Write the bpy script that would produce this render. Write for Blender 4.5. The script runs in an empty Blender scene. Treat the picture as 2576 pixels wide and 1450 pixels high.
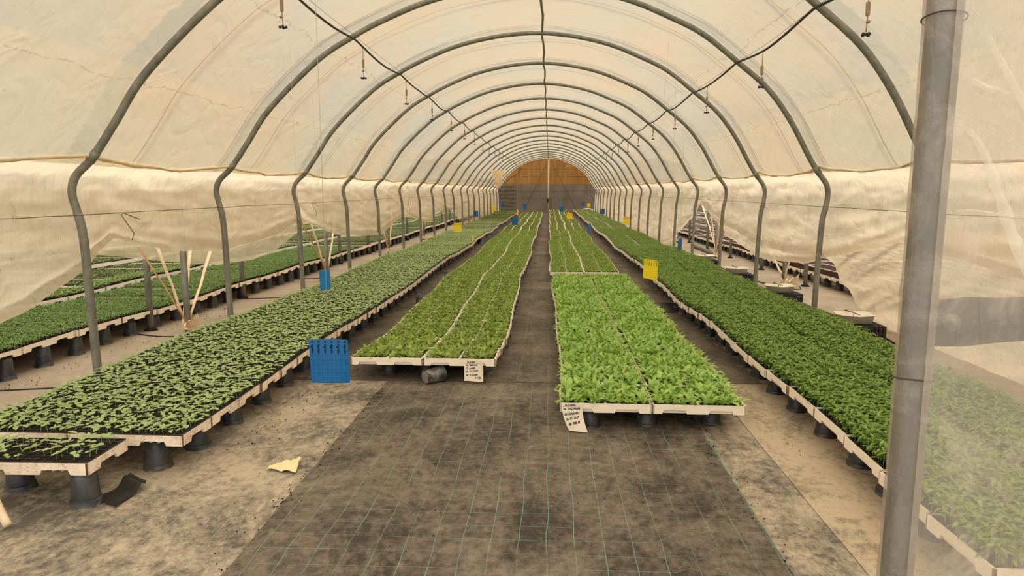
import bpy, math, random
import numpy as np
from mathutils import Vector, Matrix, noise as mnoise
random.seed(7); rng = np.random.default_rng(7)
S = bpy.context.scene; COL = S.collection
PI = math.pi

# ------------------------------------------------------------------ helpers
class MB:
    """collects shapes into one mesh"""
    def __init__(s): s.v=[]; s.f=[]; s.m=[]; s.n=0; s.sm=[]
    def add(s, V, F, mi=0, smooth=False):
        V=np.asarray(V,float).reshape(-1,3); k=s.n
        s.v.append(V); s.n+=len(V)
        for f in F: s.f.append([i+k for i in f])
        s.m+= [mi]*len(F); s.sm+=[smooth]*len(F)
        return s
    def box(s, c, d, mi=0, rz=0):
        x,y,z=[q/2 for q in d]
        V=np.array([[-x,-y,-z],[x,-y,-z],[x,y,-z],[-x,y,-z],[-x,-y,z],[x,-y,z],[x,y,z],[-x,y,z]])
        if rz:
            c_,s_=math.cos(rz),math.sin(rz); V=V@np.array([[c_,s_,0],[-s_,c_,0],[0,0,1]])
        return s.add(V+np.array(c),[(0,3,2,1),(4,5,6,7),(0,1,5,4),(1,2,6,5),(2,3,7,6),(3,0,4,7)],mi)
    def tube(s, pts, r, n=10, mi=0, cap=True, flat=None):
        P=np.array(pts,float); m=len(P)
        R=np.full(m,r) if np.isscalar(r) else np.array(r,float)
        T=np.gradient(P,axis=0); T/=np.linalg.norm(T,axis=1)[:,None]+1e-12
        up=np.array([0,0,1.]) if abs(T[0][2])<.9 else np.array([0,1.,0])
        a=np.cross(T[0],up); a/=np.linalg.norm(a)
        V=[]
        for i in range(m):
            a=a-T[i]*(a@T[i]); a/=np.linalg.norm(a); b=np.cross(T[i],a)
            for k in range(n):
                t=2*PI*k/n; V.append(P[i]+R[i]*(a*math.cos(t)+(flat or 1)*b*math.sin(t)))
        F=[]
        for i in range(m-1):
            for k in range(n):
                k2=(k+1)%n; F.append((i*n+k,i*n+k2,(i+1)*n+k2,(i+1)*n+k))
        if cap: F.append(tuple(range(n-1,-1,-1))); F.append(tuple((m-1)*n+k for k in range(n)))
        return s.add(V,F,mi,True)
    def lathe(s, prof, n=24, c=(0,0,0), mi=0):
        V=[];F=[]
        for r,z in prof:
            for k in range(n):
                t=2*PI*k/n; V.append((c[0]+r*math.cos(t),c[1]+r*math.sin(t),c[2]+z))
        for i in range(len(prof)-1):
            for k in range(n):
                k2=(k+1)%n; F.append((i*n+k,i*n+k2,(i+1)*n+k2,(i+1)*n+k))
        return s.add(V,F,mi,True)
    def grid(s, G, mi=0, smooth=True):
        """G: (a,b,3) array of points"""
        a,b=G.shape[:2]; F=[(i*b+j,(i+1)*b+j,(i+1)*b+j+1,i*b+j+1) for i in range(a-1) for j in range(b-1)]
        return s.add(G.reshape(-1,3),F,mi,smooth)
    def poly(s, pts, mi=0): return s.add(pts,[tuple(range(len(pts)))],mi)
    def sphere(s,c,r,sc=(1,1,1),mi=0,nu=10,nv=7):
        prof=[(r*math.sin(PI*i/nv)+1e-5,-r*math.cos(PI*i/nv)) for i in range(nv+1)]
        V=[];F=[]
        for rr,z in prof:
            for k in range(nu):
                t=2*PI*k/nu; V.append((c[0]+sc[0]*rr*math.cos(t),c[1]+sc[1]*rr*math.sin(t),c[2]+sc[2]*z))
        for i in range(nv):
            for k in range(nu):
                k2=(k+1)%nu; F.append((i*nu+k,i*nu+k2,(i+1)*nu+k2,(i+1)*nu+k))
        return s.add(V,F,mi,True)
    def mesh(s, name, mats):
        me=bpy.data.meshes.new(name)
        V=np.concatenate(s.v) if s.v else np.zeros((0,3))
        me.from_pydata(V.tolist(),[],s.f)
        for m in (mats if isinstance(mats,(list,tuple)) else [mats]): me.materials.append(m)
        me.polygons.foreach_set('material_index',s.m); me.polygons.foreach_set('use_smooth',s.sm)
        me.update(); return me

def fast_mesh(name, V, F, mats, mi=None, smooth=True):
    """V (n,3), F (m,4) numpy quads"""
    me=bpy.data.meshes.new(name); n=len(V); m=len(F)
    me.vertices.add(n); me.vertices.foreach_set('co',np.ascontiguousarray(V,dtype=np.float32).ravel())
    me.loops.add(m*4); me.loops.foreach_set('vertex_index',np.ascontiguousarray(F,dtype=np.int32).ravel())
    me.polygons.add(m); me.polygons.foreach_set('loop_start',np.arange(0,m*4,4,dtype=np.int32))
    me.polygons.foreach_set('loop_total',np.full(m,4,dtype=np.int32))
    for a in mats: me.materials.append(a)
    if mi is not None: me.polygons.foreach_set('material_index',np.asarray(mi,dtype=np.int32))
    me.polygons.foreach_set('use_smooth',np.full(m,smooth))
    me.update(); me.validate(); return me

def link(name, me, parent=None, loc=(0,0,0), rot=(0,0,0), label=None, cat=None, group=None, kind=None):
    o=bpy.data.objects.new(name,me); COL.objects.link(o)
    o.location=loc; o.rotation_euler=rot
    if parent: o.parent=parent
    if label: o['label']=label
    if cat: o['category']=cat
    if group: o['group']=group
    if kind: o['kind']=kind
    return o
def thing(name,label,cat,loc=(0,0,0),rz=0,group=None,kind=None):
    return link(name,None,None,loc,(0,0,rz),label,cat,group,kind)
def obj(name,mb,mat,parent=None,**k): return link(name,mb.mesh(name,mat),parent,**k)
def dup(o,parent=None,**k):
    c=o.copy(); COL.objects.link(c)
    if parent: c.parent=parent
    for ch in list(o.children): dup(ch,c)
    return c

ONES=['','first','second','third','fourth','fifth','sixth','seventh','eighth','ninth','tenth','eleventh','twelfth','thirteenth','fourteenth','fifteenth','sixteenth','seventeenth','eighteenth','nineteenth']
TENS=['','','twent','thirt','fort','fift','sixt']
CARD=['','one','two','three','four','five','six','seven','eight','nine']
def nth(n):
    if n<20: return ONES[n]
    return TENS[n//10]+('ieth' if n%10==0 else 'y-'+ONES[n%10])

# ------------------------------------------------------------------ materials
def srgb(r,g,b):
    f=lambda c:(c/255)/12.92 if c/255<=.04045 else ((c/255+.055)/1.055)**2.4
    return (f(r),f(g),f(b),1)
class NT:
    def __init__(s,name):
        s.mat=bpy.data.materials.new(name); s.mat.use_nodes=True; s.t=s.mat.node_tree; s.t.nodes.clear()
        s.out=s.n('ShaderNodeOutputMaterial')
    def n(s,t,**k):
        x=s.t.nodes.new(t)
        for a,b in k.items():
            if a.startswith('i_'): x.inputs[a[2:].replace('_',' ')].default_value=b
            else: setattr(x,a,b)
        return x
    def l(s,a,b): s.t.links.new(a,b)
    def coord(s,scale=(1,1,1),kind='Object',rot=(0,0,0)):
        c=s.n('ShaderNodeTexCoord'); m=s.n('ShaderNodeMapping'); m.inputs['Scale'].default_value=scale; m.inputs['Rotation'].default_value=rot
        s.l(c.outputs[kind],m.inputs[0]); return m.outputs[0]
    def world(s,scale=(1,1,1)):
        c=s.n('ShaderNodeNewGeometry'); m=s.n('ShaderNodeMapping'); m.inputs['Scale'].default_value=scale
        s.l(c.outputs['Position'],m.inputs[0]); return m.outputs[0]
    def noise(s,vec,scale,detail=4,rough=.55,dist=0):
        x=s.n('ShaderNodeTexNoise'); x.inputs['Scale'].default_value=scale; x.inputs['Detail'].default_value=detail
        x.inputs['Roughness'].default_value=rough; x.inputs['Distortion'].default_value=dist
        s.l(vec,x.inputs['Vector']); return x.outputs[0]
    def ramp(s,fac,a,b,ca=0.,cb=1.):
        x=s.n('ShaderNodeMapRange'); x.inputs[1].default_value=a; x.inputs[2].default_value=b; x.inputs[3].default_value=ca; x.inputs[4].default_value=cb
        s.l(fac,x.inputs[0]); return x.outputs[0]
    def mix(s,f,a,b,blend='MIX'):
        x=s.n('ShaderNodeMix',data_type='RGBA',blend_type=blend)
        for i,v in ((0,f),(6,a),(7,b)):
            if hasattr(v,'is_output'): s.l(v,x.inputs[i])
            else: x.inputs[i].default_value=v
        return x.outputs[2]
    def math(s,op,a,b=0.,c=None):
        x=s.n('ShaderNodeMath',operation=op)
        for i,v in enumerate((a,b) if c is None else (a,b,c)):
            if hasattr(v,'is_output'): s.l(v,x.inputs[i])
            else: x.inputs[i].default_value=v
        return x.outputs[0]
    def bump(s,h,st=.3,d=.01):
        b=s.n('ShaderNodeBump'); b.inputs['Strength'].default_value=st; b.inputs['Distance'].default_value=d; s.l(h,b.inputs['Height']); return b.outputs[0]
    def prin(s,color,rough=.6,metal=0,normal=None,spec=.5,alpha=None):
        p=s.n('ShaderNodeBsdfPrincipled')
        if hasattr(color,'is_output'): s.l(color,p.inputs['Base Color'])
        else: p.inputs['Base Color'].default_value=color
        if hasattr(rough,'is_output'): s.l(rough,p.inputs['Roughness'])
        else: p.inputs['Roughness'].default_value=rough
        p.inputs['Metallic'].default_value=metal; p.inputs['Specular IOR Level'].default_value=spec
        if normal: s.l(normal,p.inputs['Normal'])
        return p.outputs[0]
    def done(s,sh): s.l(sh,s.out.inputs[0]); return s.mat
def simple(name,c,rough=.6,metal=0,var=.15,scale=20,spec=.5):
    t=NT(name); v=t.coord(); n=t.noise(v,scale)
    c2=tuple([q*(1-var) for q in c[:3]]+[1]); c3=tuple([min(1,q*(1+var)) for q in c[:3]]+[1])
    return t.done(t.prin(t.mix(t.ramp(n,.3,.7),c2,c3),rough,metal,spec=spec))

def film_mat(name,c1,c2,dirt,transp,diff,bandc=None,dirt_amt=.5):
    t=NT(name); w=t.world((1,1,1))
    big=t.noise(w,.55,2); med=t.noise(t.world((1,1.3,1.6)),2.0,2,.55,1.2)
    streak=t.noise(t.world((.8,9,.8)),2.5,3,.65)
    cracks=t.noise(t.world((2,5,2)),5,4,.75)
    c=t.mix(t.ramp(big,.35,.65),c1,c2)
    c=t.mix(t.ramp(streak,.5,.8,0,.28),c,dirt)
    if bandc is not None:
        # greyer strip in the film colour just ahead of every hoop (spacing 2.41)
        g=t.n('ShaderNodeNewGeometry'); sx=t.n('ShaderNodeSeparateXYZ'); t.l(g.outputs['Position'],sx.inputs[0])
        y=t.math('SUBTRACT',sx.outputs[1],t.math('MULTIPLY',sx.outputs[0],.103))
        wob=t.noise(t.world((2.4,.2,2.4)),3,4); y=t.math('ADD',y,t.math('MULTIPLY',t.math('SUBTRACT',wob,.5),.22))
        fr=t.math('FRACT',t.math('DIVIDE',t.math('SUBTRACT',y,5.71+.68),2.41))
        band=t.math('MULTIPLY',t.ramp(fr,.60,.615),t.ramp(fr,.73,.715))
        m2=t.math('MULTIPLY',band,t.ramp(t.noise(w,.8,2),.3,.55,0.1,.6)); c=t.mix(m2,c,bandc)
    c=t.mix(t.ramp(cracks,.63,.70,0,dirt_amt),c,tuple([q*.55 for q in dirt[:3]]+[1]))
    bmp=t.bump(t.math('ADD',t.math('MULTIPLY',med,1.2),t.math('MULTIPLY',streak,.35)),.55,.07)
    if bandc is not None:
        zz=t.math('ADD',sx.outputs[2],t.math('MULTIPLY',med,.10)); 
        for lv in (2.50,3.22):
            ln=t.ramp(t.math('ABSOLUTE',t.math('SUBTRACT',zz,lv)),.008,.003); ln=t.math('MULTIPLY',ln,t.ramp(streak,.40,.55,0,.6)); c=t.mix(ln,c,srgb(150,122,92))
    tr=t.n('ShaderNodeBsdfTranslucent'); di=t.n('ShaderNodeBsdfDiffuse'); gl=t.n('ShaderNodeBsdfGlossy'); tp=t.n('ShaderNodeBsdfTransparent')
    for x in (tr,di): t.l(c,x.inputs[0]); t.l(bmp,x.inputs['Normal'])
    gl.inputs['Roughness'].default_value=.35; t.l(bmp,gl.inputs['Normal'])
    tp.inputs[0].default_value=(1,.96,.90,1)
    def mx(f,a,b):
        m=t.n('ShaderNodeMixShader'); m.inputs[0].default_value=f; t.l(a,m.inputs[1]); t.l(b,m.inputs[2]); return m.outputs[0]
    s=mx(diff,tr.outputs[0],di.outputs[0]); s=mx(transp,s,tp.outputs[0]); s=mx(.03,s,gl.outputs[0])
    return t.done(s)
M={}
M['roof']=film_mat('roof_film',srgb(204,182,150),srgb(192,184,164),srgb(172,144,112),.38,.14,srgb(150,150,132),.45)
M['skirt']=film_mat('skirt_film',srgb(240,226,202),srgb(232,218,196),srgb(200,160,112),.12,.25,None,.6)
def plain_film(name,c,tp_):
    t=NT(name); a=t.n('ShaderNodeBsdfTranslucent'); a.inputs[0].default_value=c; b=t.n('ShaderNodeBsdfTransparent'); m=t.n('ShaderNodeMixShader'); m.inputs[0].default_value=tp_
    t.l(a.outputs[0],m.inputs[1]); t.l(b.outputs[0],m.inputs[2]); return t.done(m.outputs[0])
M['film_plain']=plain_film('plain_film',srgb(232,228,216),.45)
M['flap']=film_mat('flap_film',srgb(236,220,192),srgb(218,202,176),srgb(180,142,98),.22,.25,None,.5)

M['hem']=simple('hem_film',srgb(232,208,170),.7,var=.22,scale=5)
def leaf_mat(name,a,b,c,tl=.35,spec=.25):
    t=NT(name); g=t.n('ShaderNodeNewGeometry'); oi=t.n('ShaderNodeObjectInfo')
    r=g.outputs['Random Per Island']; n=t.noise(t.world(),9,2)
    col=t.mix(t.ramp(r,0,1),a,b); col=t.mix(t.ramp(n,.35,.7,0,.7),col,c)
    di=t.prin(col,.45,0,spec=spec); tr=t.n('ShaderNodeBsdfTranslucent')
    t.l(t.mix(.5,col,t.mix(1,col,(1.0,1.0,.6,1),'MULTIPLY')),tr.inputs[0])
    m=t.n('ShaderNodeMixShader'); m.inputs[0].default_value=tl; t.l(di,m.inputs[1]); t.l(tr.outputs[0],m.inputs[2])
    return t.done(m.outputs[0])
M['leaf_pale']=leaf_mat('leaf_pale',srgb(172,198,132),srgb(208,226,168),srgb(156,182,112))
M['leaf_rosette']=leaf_mat('leaf_rosette',srgb(130,158,72),srgb(182,202,108),srgb(98,122,56))
M['leaf_bright']=leaf_mat('leaf_bright',srgb(148,186,88),srgb(194,222,128),srgb(118,156,66))
M['leaf_dark']=leaf_mat('leaf_dark',srgb(100,134,62),srgb(150,180,94),srgb(138,166,68))
M['leaf_side']=leaf_mat('leaf_side',srgb(96,124,62),srgb(142,166,92),srgb(110,138,62))
M['leaf_side2']=leaf_mat('leaf_side2',srgb(130,156,80),srgb(176,198,112),srgb(110,140,64))
M['leaf_far']=leaf_mat('leaf_far',srgb(122,156,72),srgb(162,188,96),srgb(104,136,58))
M['stem']=simple('stem',srgb(160,190,120),.6)
M['soil']=simple('soil',srgb(46,34,28),.95,var=.5,scale=60,spec=.1)
M['soil_red']=simple('soil_red',srgb(66,46,36),.95,var=.4,scale=50,spec=.1)
M['cellplastic']=simple('cell_plastic',srgb(40,40,40),.45,var=.3)
def foam(name,c,stain,amt):
    t=NT(name); v=t.world(); n=t.noise(v,9,8,.75); n2=t.noise(t.world((1,1,3)),45,4,.7)
    f=t.math('MULTIPLY',t.ramp(n,.42,.66),t.ramp(n2,.38,.62)); f=t.math('MULTIPLY',f,amt)
    col=t.mix(f,c,stain); return t.done(t.prin(col,.75,0,t.bump(n2,.15,.003),spec=.2))
M['foam_old']=foam('foam_old',srgb(246,230,210),srgb(150,105,75),.85)
M['foam_clean']=foam('foam_clean',srgb(248,236,218),srgb(196,168,140),.35)
M['foam_white']=foam('foam_white',srgb(250,244,234),srgb(190,165,140),.3)
def potm():
    t=NT('black_pot'); v=t.world(); n=t.noise(v,14,7,.7,.5); g=t.n('ShaderNodeTexCoord'); sp=t.n('ShaderNodeSeparateXYZ'); t.l(g.outputs['Object'],sp.inputs[0])
    low=t.ramp(sp.outputs[2],.0,.06,1,.15); f=t.math('MULTIPLY',low,t.ramp(n,.45,.62))
    col=t.mix(f,srgb(42,44,48),srgb(140,132,118)); return t.done(t.prin(col,.42,0,spec=.5))
M['pot']=potm()
def galv(name,a,b,rust=.2):
    t=NT(name); v=t.world((1,1,.6)); n=t.noise(v,12,6,.65); n2=t.noise(v,3,4); n3=t.noise(t.world(),26,5,.7)
    c=t.mix(t.ramp(n,.35,.65),a,b); c=t.mix(t.ramp(n2,.55,.75,0,.5),c,srgb(150,142,120))
    c=t.mix(t.ramp(n3,.66,.72,0,rust),c,srgb(120,78,50))
    return t.done(t.prin(c,.5,.35,t.bump(n3,.1,.002)))
M['galv']=galv('galvanised_pipe',srgb(112,112,104),srgb(142,140,128))
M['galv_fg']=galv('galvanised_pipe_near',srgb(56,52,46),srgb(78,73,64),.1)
M['dark_wire']=simple('dark_wire',srgb(60,52,44),.6)
M['hose']=simple('black_hose',srgb(40,38,36),.55)
M['thread']=simple('thread',srgb(190,180,160),.8)
M['cream']=simple('cream_plastic',srgb(222,200,165),.6,var=.12)
M['strap']=simple('strap_cream',srgb(236,212,176),.6,var=.15,scale=8)
M['strap_tan']=simple('strap_tan',srgb(214,168,118),.65,var=.15,scale=8)
M['rope_out']=simple('outer_strap',srgb(180,150,110),.8)
M['sprink']=simple('sprinkler_body',srgb(150,128,100),.6)
M['sprink_dark']=simple('sprinkler_dark',srgb(40,38,34),.5)
M['paper']=simple('paper',srgb(238,226,206),.8,var=.04,scale=9)
M['ink']=simple('ink',srgb(30,26,26),.6)
M['scrap']=simple('yellow_scrap',srgb(224,212,160),.7,var=.08,scale=30)
M['black_sheet']=simple('black_sheet',srgb(34,32,30),.5,var=.4,scale=16)
M['crate']=simple('crate_black',srgb(28,28,30),.5)
M['tub']=simple('tub_white',srgb(238,232,212),.45,var=.05)
M['grey_pipe']=simple('grey_pipe',srgb(120,114,104),.6)
M['pole']=simple('pole_cream',srgb(214,196,168),.6)
M['inkblue']=simple('trap_ink',srgb(24,24,40),.6)
def trapm(name,c,line):
    t=NT(name); g=t.n('ShaderNodeTexCoord'); sp=t.n('ShaderNodeSeparateXYZ'); t.l(g.outputs['Object'],sp.inputs[0])
    def ln(o,off): 
        fr=t.math('FRACT',t.math('DIVIDE',t.math('ADD',o,off+10*.0262),.0262)); return t.ramp(t.math('ABSOLUTE',t.math('SUBTRACT',fr,.5)),.46,.48)
    m=t.math('MAXIMUM',ln(sp.outputs[0],.01),ln(sp.outputs[2],.012))
    m=t.math('MULTIPLY',m,t.ramp(sp.outputs[2],-.082,-.084))
    col=t.mix(t.math('MULTIPLY',m,.75),c,line)
    return t.done(t.prin(col,.28,0,spec=.5))
M['trap_blue']=trapm('sticky_blue',srgb(4,100,164),srgb(6,46,84))
M['trap_blue_light']=simple('sticky_blue_light',srgb(30,132,216),.3,var=.06)
M['trap_yellow']=trapm('sticky_yellow',srgb(250,220,40),srgb(190,160,20))

def ground(name,lightc,darkc,brown,grid,gridc,linef,thresh=(.4,.6),fold=0.):
    t=NT(name)
    w=t.world(); wx=t.world((1.0,3.2,1)); wy=t.world((3,1,1))
    n1=t.noise(t.world((1,.75,1)),2.4,9,.76,.5); n2=t.noise(w,.7,5,.6); n3=t.noise(t.world((1,.8,1)),20,6,.85); n4=t.noise(w,1.5,8,.7,.8)
    spk=t.noise(w,30,5,.7)
    f=t.math('ADD',t.math('MULTIPLY',n1,.45),t.math('ADD',t.math('MULTIPLY',n2,.25),t.math('MULTIPLY',n3,.40)))
    c=t.mix(t.ramp(f,thresh[0],thresh[1]),darkc,lightc)
    c=t.mix(t.ramp(n4,.58,.68,0,.6),c,brown)
    c=t.mix(t.ramp(spk,.66,.71,0,.65),c,tuple([q*.35 for q in darkc[:3]]+[1]))
    
    if grid:
        g=t.n('ShaderNodeNewGeometry'); sp=t.n('ShaderNodeSeparateXYZ'); t.l(g.outputs['Position'],sp.inputs[0])
        wob=t.math('MULTIPLY',t.math('SUBTRACT',t.noise(w,1.3,3),.5),.05)
        def ln(o,p,wd):
            fr=t.math('FRACT',t.math('DIVIDE',t.math('ADD',t.math('ADD',o,wob),50*p),p)); return t.ramp(t.math('ABSOLUTE',t.math('SUBTRACT',fr,.5)),.5-wd*1.6,.5-wd)
        lx=ln(sp.outputs[0],grid[0],.009); m=lx
        if grid[1]: m=t.math('MAXIMUM',lx,t.math('MULTIPLY',ln(sp.outputs[1],grid[1],.008),.75))
        m=t.math('MULTIPLY',m,t.ramp(t.noise(w,2.1,4),.3,.6,.15,1)); m=t.math('MULTIPLY',m,linef)
        c=t.mix(m,c,gridc)
    hb=t.math('ADD',t.math('MULTIPLY',n3,.6),t.math('MULTIPLY',t.noise(t.world((.6,5,1)),1.7,4,.5,.6),fold))
    return t.done(t.prin(c,.85,0,t.bump(hb,.35,.02),spec=.2))
M['floor']=ground('floor_fabric',srgb(180,166,144),srgb(94,89,81),srgb(108,86,64),(.26,0),srgb(130,158,140),.7,(.485,.61),.3)
M['floor_side']=ground('floor_side_fabric',srgb(166,150,130),srgb(128,115,98),srgb(144,118,90),None,None,0,(.4,.6),.3)
M['mat']=ground('dark_mat',srgb(134,122,106),srgb(64,58,51),srgb(78,62,48),(.128,.128),srgb(116,166,146),.8,(.475,.65),1.)
M['mat2']=ground('mid_mat',srgb(126,115,100),srgb(76,69,60),srgb(68,57,46),(.256,0),srgb(150,160,136),.35,(.475,.64),.5)
M['mat_tan']=ground('tan_mat',srgb(186,170,144),srgb(104,96,84),srgb(118,92,66),(.13,0),srgb(150,156,130),.3,(.455,.575),.3)

# ------------------------------------------------------------------ profile of the hoops
PROF=[(-3.74,0),(-3.75,.6),(-3.76,1.2),(-3.79,1.42),(-3.82,1.58),(-3.78,1.71),(-3.66,1.83),(-3.56,1.96),(-3.43,2.15),(-3.17,2.52),(-2.62,3.05),(-2.22,3.31),(-1.9,3.48),(-1.43,3.68),(-.95,3.81),(-.46,3.885),(0,3.895),(.47,3.84),(.92,3.735),(1.33,3.58),(1.75,3.385),(2.18,3.07),(2.55,2.77),(2.83,2.42),(3.08,2.0),(3.2,1.82),(3.31,1.68),(3.34,1.55),(3.32,1.38),(3.29,1.2),(3.27,.6),(3.26,0)]
def catmull(P,k=5):
    P=[np.array(p,float) for p in P]; out=[]
    for i in range(len(P)-1):
        a=P[max(i-1,0)];b=P[i];c=P[i+1];d=P[min(i+2,len(P)-1)]
        for j in range(k):
            t=j/k; out.append(.5*((2*b)+(-a+c)*t+(2*a-5*b+4*c-d)*t*t+(-a+3*b-3*c+d)*t**3))
    out.append(P[-1]); return np.array(out)
PR=catmull(PROF,5)
def offset_prof(P,d):
    T=np.gradient(P,axis=0); T/=np.linalg.norm(T,axis=1)[:,None]; N=np.stack([-T[:,1],T[:,0]],1); return P+N*d
SK=.103; Y1=5.71; SP=2.41; NH=19; YEND=51.0
HY=[Y1+SP*i for i in range(NH)]
def nz(x,y,z): return mnoise.noise(Vector((x,y,z)))
def roof_z(x):
    top=PR[(PR[:,1]>1.9)]; return float(np.interp(x,top[:,0],top[:,1]))

# ------------------------------------------------------------------ setting
mb=MB()
for (x0,x1,m) in ((-18,-3.3,1),(-3.3,2.3,0),(2.3,18,1)):
    mb.add([(x0,.2,0),(x1,.2,0),(x1,53,0),(x0,53,0)],[(0,1,2,3)],m)
obj('floor',mb,[M['floor'],M['floor_side']],kind='structure')

def mat_sheet(name,x0,x1,y0,y1,z,m,label,folds=0.,rag=.012,res=.06):
    nx=max(2,int((x1-x0)/res)); ny=max(2,int((y1-y0)/res)); G=np.zeros((nx+1,ny+1,3))
    for i in range(nx+1):
        for j in range(ny+1):
            u=i/nx; v=j/ny; x=x0+(x1-x0)*u; y=y0+(y1-y0)*v
            if i in(0,nx): x+=rag*nz(0,y*2.3,1.+i)
            if j in(0,ny): y+=rag*nz(x*2,0,3.+j)
            w=0
            if folds:
                e=max(0,1-abs(y-2.3)/.9); w=folds*e*max(0,nz(x*.5+9,(y+.12*x)*4.2,2))
                w+=folds*.7*max(0,1-abs(x-(.45+.25*(3.3-y)))/.06)*max(0,min(1,(3.9-y)))
            G[i,j]=(x,y,z+w)
    obj(name,MB().grid(G),m,label=label,cat='ground sheet')
mat_sheet('ground_cover_mat',-1.36,1.03,.7,5.53,.006,M['mat'],'dark weathered ground cover mat with green grid threads filling the foreground floor',folds=.035)
mat_sheet('ground_cover_mat',-2.4,1.78,5.55,50.8,.003,M['mat2'],'long brown ground cover strip running under the middle beds to the end wall',res=.5)
mat_sheet('ground_cover_mat',1.345,3.15,.9,5.6,.004,M['mat_tan'],'light tan ground cover sheet lying on the floor between dark mat and right bed',res=.15,rag=.006)
mat_sheet('ground_cover_patch',1.47,2.1,8.95,9.75,.009,M['black_sheet'],'small square dark mat patch lying in the right aisle beside the dark green bed',res=.1)
# roof
def film_grid(prof,ys,amp=.02,skew=SK):
    T=np.gradient(prof,axis=0); T/=np.linalg.norm(T,axis=1)[:,None]; N=np.stack([-T[:,1],T[:,0]],1)
    L=np.concatenate([[0],np.cumsum(np.linalg.norm(np.diff(prof,axis=0),axis=1))])
    G=np.zeros((len(ys),len(prof),3))
    for i,y in enumerate(ys):
        ph=((y-Y1)/SP)%1; d=min(ph,1-ph)
        sag=-.035*math.sin(PI*ph)
        for j,(x,z) in enumerate(prof):
            w=nz(L[j]*1.3,y*1.1,0)*amp*1.2+nz(L[j]*.6,y*6,5)*amp*.5*(1 if z<3.5 else 1.4)
            w+=-.012*max(0,nz(L[j]*5,y*.8,8))*(1 if d<.2 else .3)
            off=sag+w*(min(1,d*8))
            G[i,j]=(x+N[j,0]*off, y+skew*x, z+N[j,1]*off)
    return G
sel=[i for i in range(len(PR)) if PR[i,1]>=1.78]
roofP=offset_prof(PR[sel[0]:sel[-1]+1],.045)
ys=np.concatenate([np.arange(.9,20,.1),np.arange(20,YEND+.3,.25)])
obj('ceiling',MB().grid(film_grid(roofP,ys)),M['roof'],kind='structure')

def interp(tab,y): return float(np.interp(y,[a for a,b in tab],[b for a,b in tab]))
LZB=[(1.2,.25),(3,.42),(4.8,.71),(5.4,.98),(5.9,1.18),(6.3,1.08),(7.08,.95),(8.03,.88),(9,.93),(9.7,1.03),(10.6,1.20),(11.15,1.01),(12.0,.84),(12.6,.75),(13.1,.70),(14,.655),(15.3,.62),(16.6,.78),(17.5,.93),(18.1,1.03),(19,.85),(20.1,.72),(22,.56),(23.5,.75),(25,.99),(26.5,.84),(28.1,.81),(30,.9),(32,1.06),(33.2,.6),(34.5,.55),(36,.05),(51.5,.02)]
RZB=[(1.3,.05),(3,.4),(5,.95),(6.7,1.14),(8,.88),(8.6,.74),(9.0,.66),(10.3,.56),(11.5,.53),(12.7,.64),(13.6,.8),(14.4,1.0),(15.3,1.27),(15.75,1.27),(16.6,.95),(17.8,.56),(19,.26),(20.3,.04),(51.5,.02)]
ROLL=[(1,1.1),(5,1.15),(6.7,1.0),(8,.82),(10,.74),(11.5,.76),(13,.92),(14.5,1.12),(15.5,1.32)]
def skirt(name,side,zbt,y0,y1,nv=34):
    ys=np.concatenate([np.arange(y0,20,.07),np.arange(20,y1+.1,.16)])
    G=np.zeros((len(ys),nv+1,3))
    for i,y in enumerate(ys):
        xs=-3.75 if side<0 else 3.3
        ph=((y-SK*xs-Y1)/SP)%1; d=min(ph,1-ph)
        zt=1.875-.07*math.sin(PI*ph)**.8+.02*nz(y*1.7,3,side)
        zb=interp(zbt,y)+.012*nz(y*3,1,side)
        for j in range(nv+1):
            v=j/nv; z=zt+(zb-zt)*v
            # base line outside of the posts
            if side<0: bx=-float(np.interp(z,[0,1.2,1.45,1.6,1.72,1.84,1.9],[3.80,3.81,3.85,3.875,3.845,3.70,3.64]))
            else: bx=float(np.interp(z,[0,1.2,1.4,1.55,1.7,1.82,1.9],[3.325,3.345,3.375,3.395,3.365,3.245,3.195]))
            out=.05*math.sin(PI*min(1,ph))*min(1,(zt-z)*3)
            low=max(0,(v-.45)/.55)
            span=max(.25,1.4-zb)
            out+=low*.12*(.5+.8*nz(y*.7,z*2,side*3))*min(1,d*5+.2)
            wr=.035*nz(y*1.6,z*7+y*.5,side*7)+.018*nz(y*5,z*15,side)+.012*nz(y*12,z*4,side+4)
            # folds gathering towards the tied-up points
            wr+=.025*math.sin((z-zb)*38+y*1.1)*math.exp(-((z-zb)/.16)**2)
            if v<.04: wr-=.02
            x=bx+side*(out*1.0+wr*min(1,d*7+.25))
            if side>0 and y<15.6:
                zr=interp(ROLL,y); x-=.07*math.exp(-((z-zr)/.045)**2)-.02
                x-=.03*math.exp(-((z-zr+.09)/.03)**2)
            if v>.97: x-=side*.03
            G[i,j]=(x,y,z)
    mb=MB().grid(G); H=G[:,0,:].copy(); H[:,0]-=side*.006
    mb.tube(H,[.013+.012*abs(nz(y*2.1,side,9))+.008*abs(nz(y*7,side,3)) for y in ys],7,1)
    o=obj(name,mb,[M['skirt'],M['hem']],kind='structure'); return o
skirt('wall_left',-1,LZB,.9,YEND)
skirt('wall_right',1,RZB,1.3,YEND)

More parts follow.
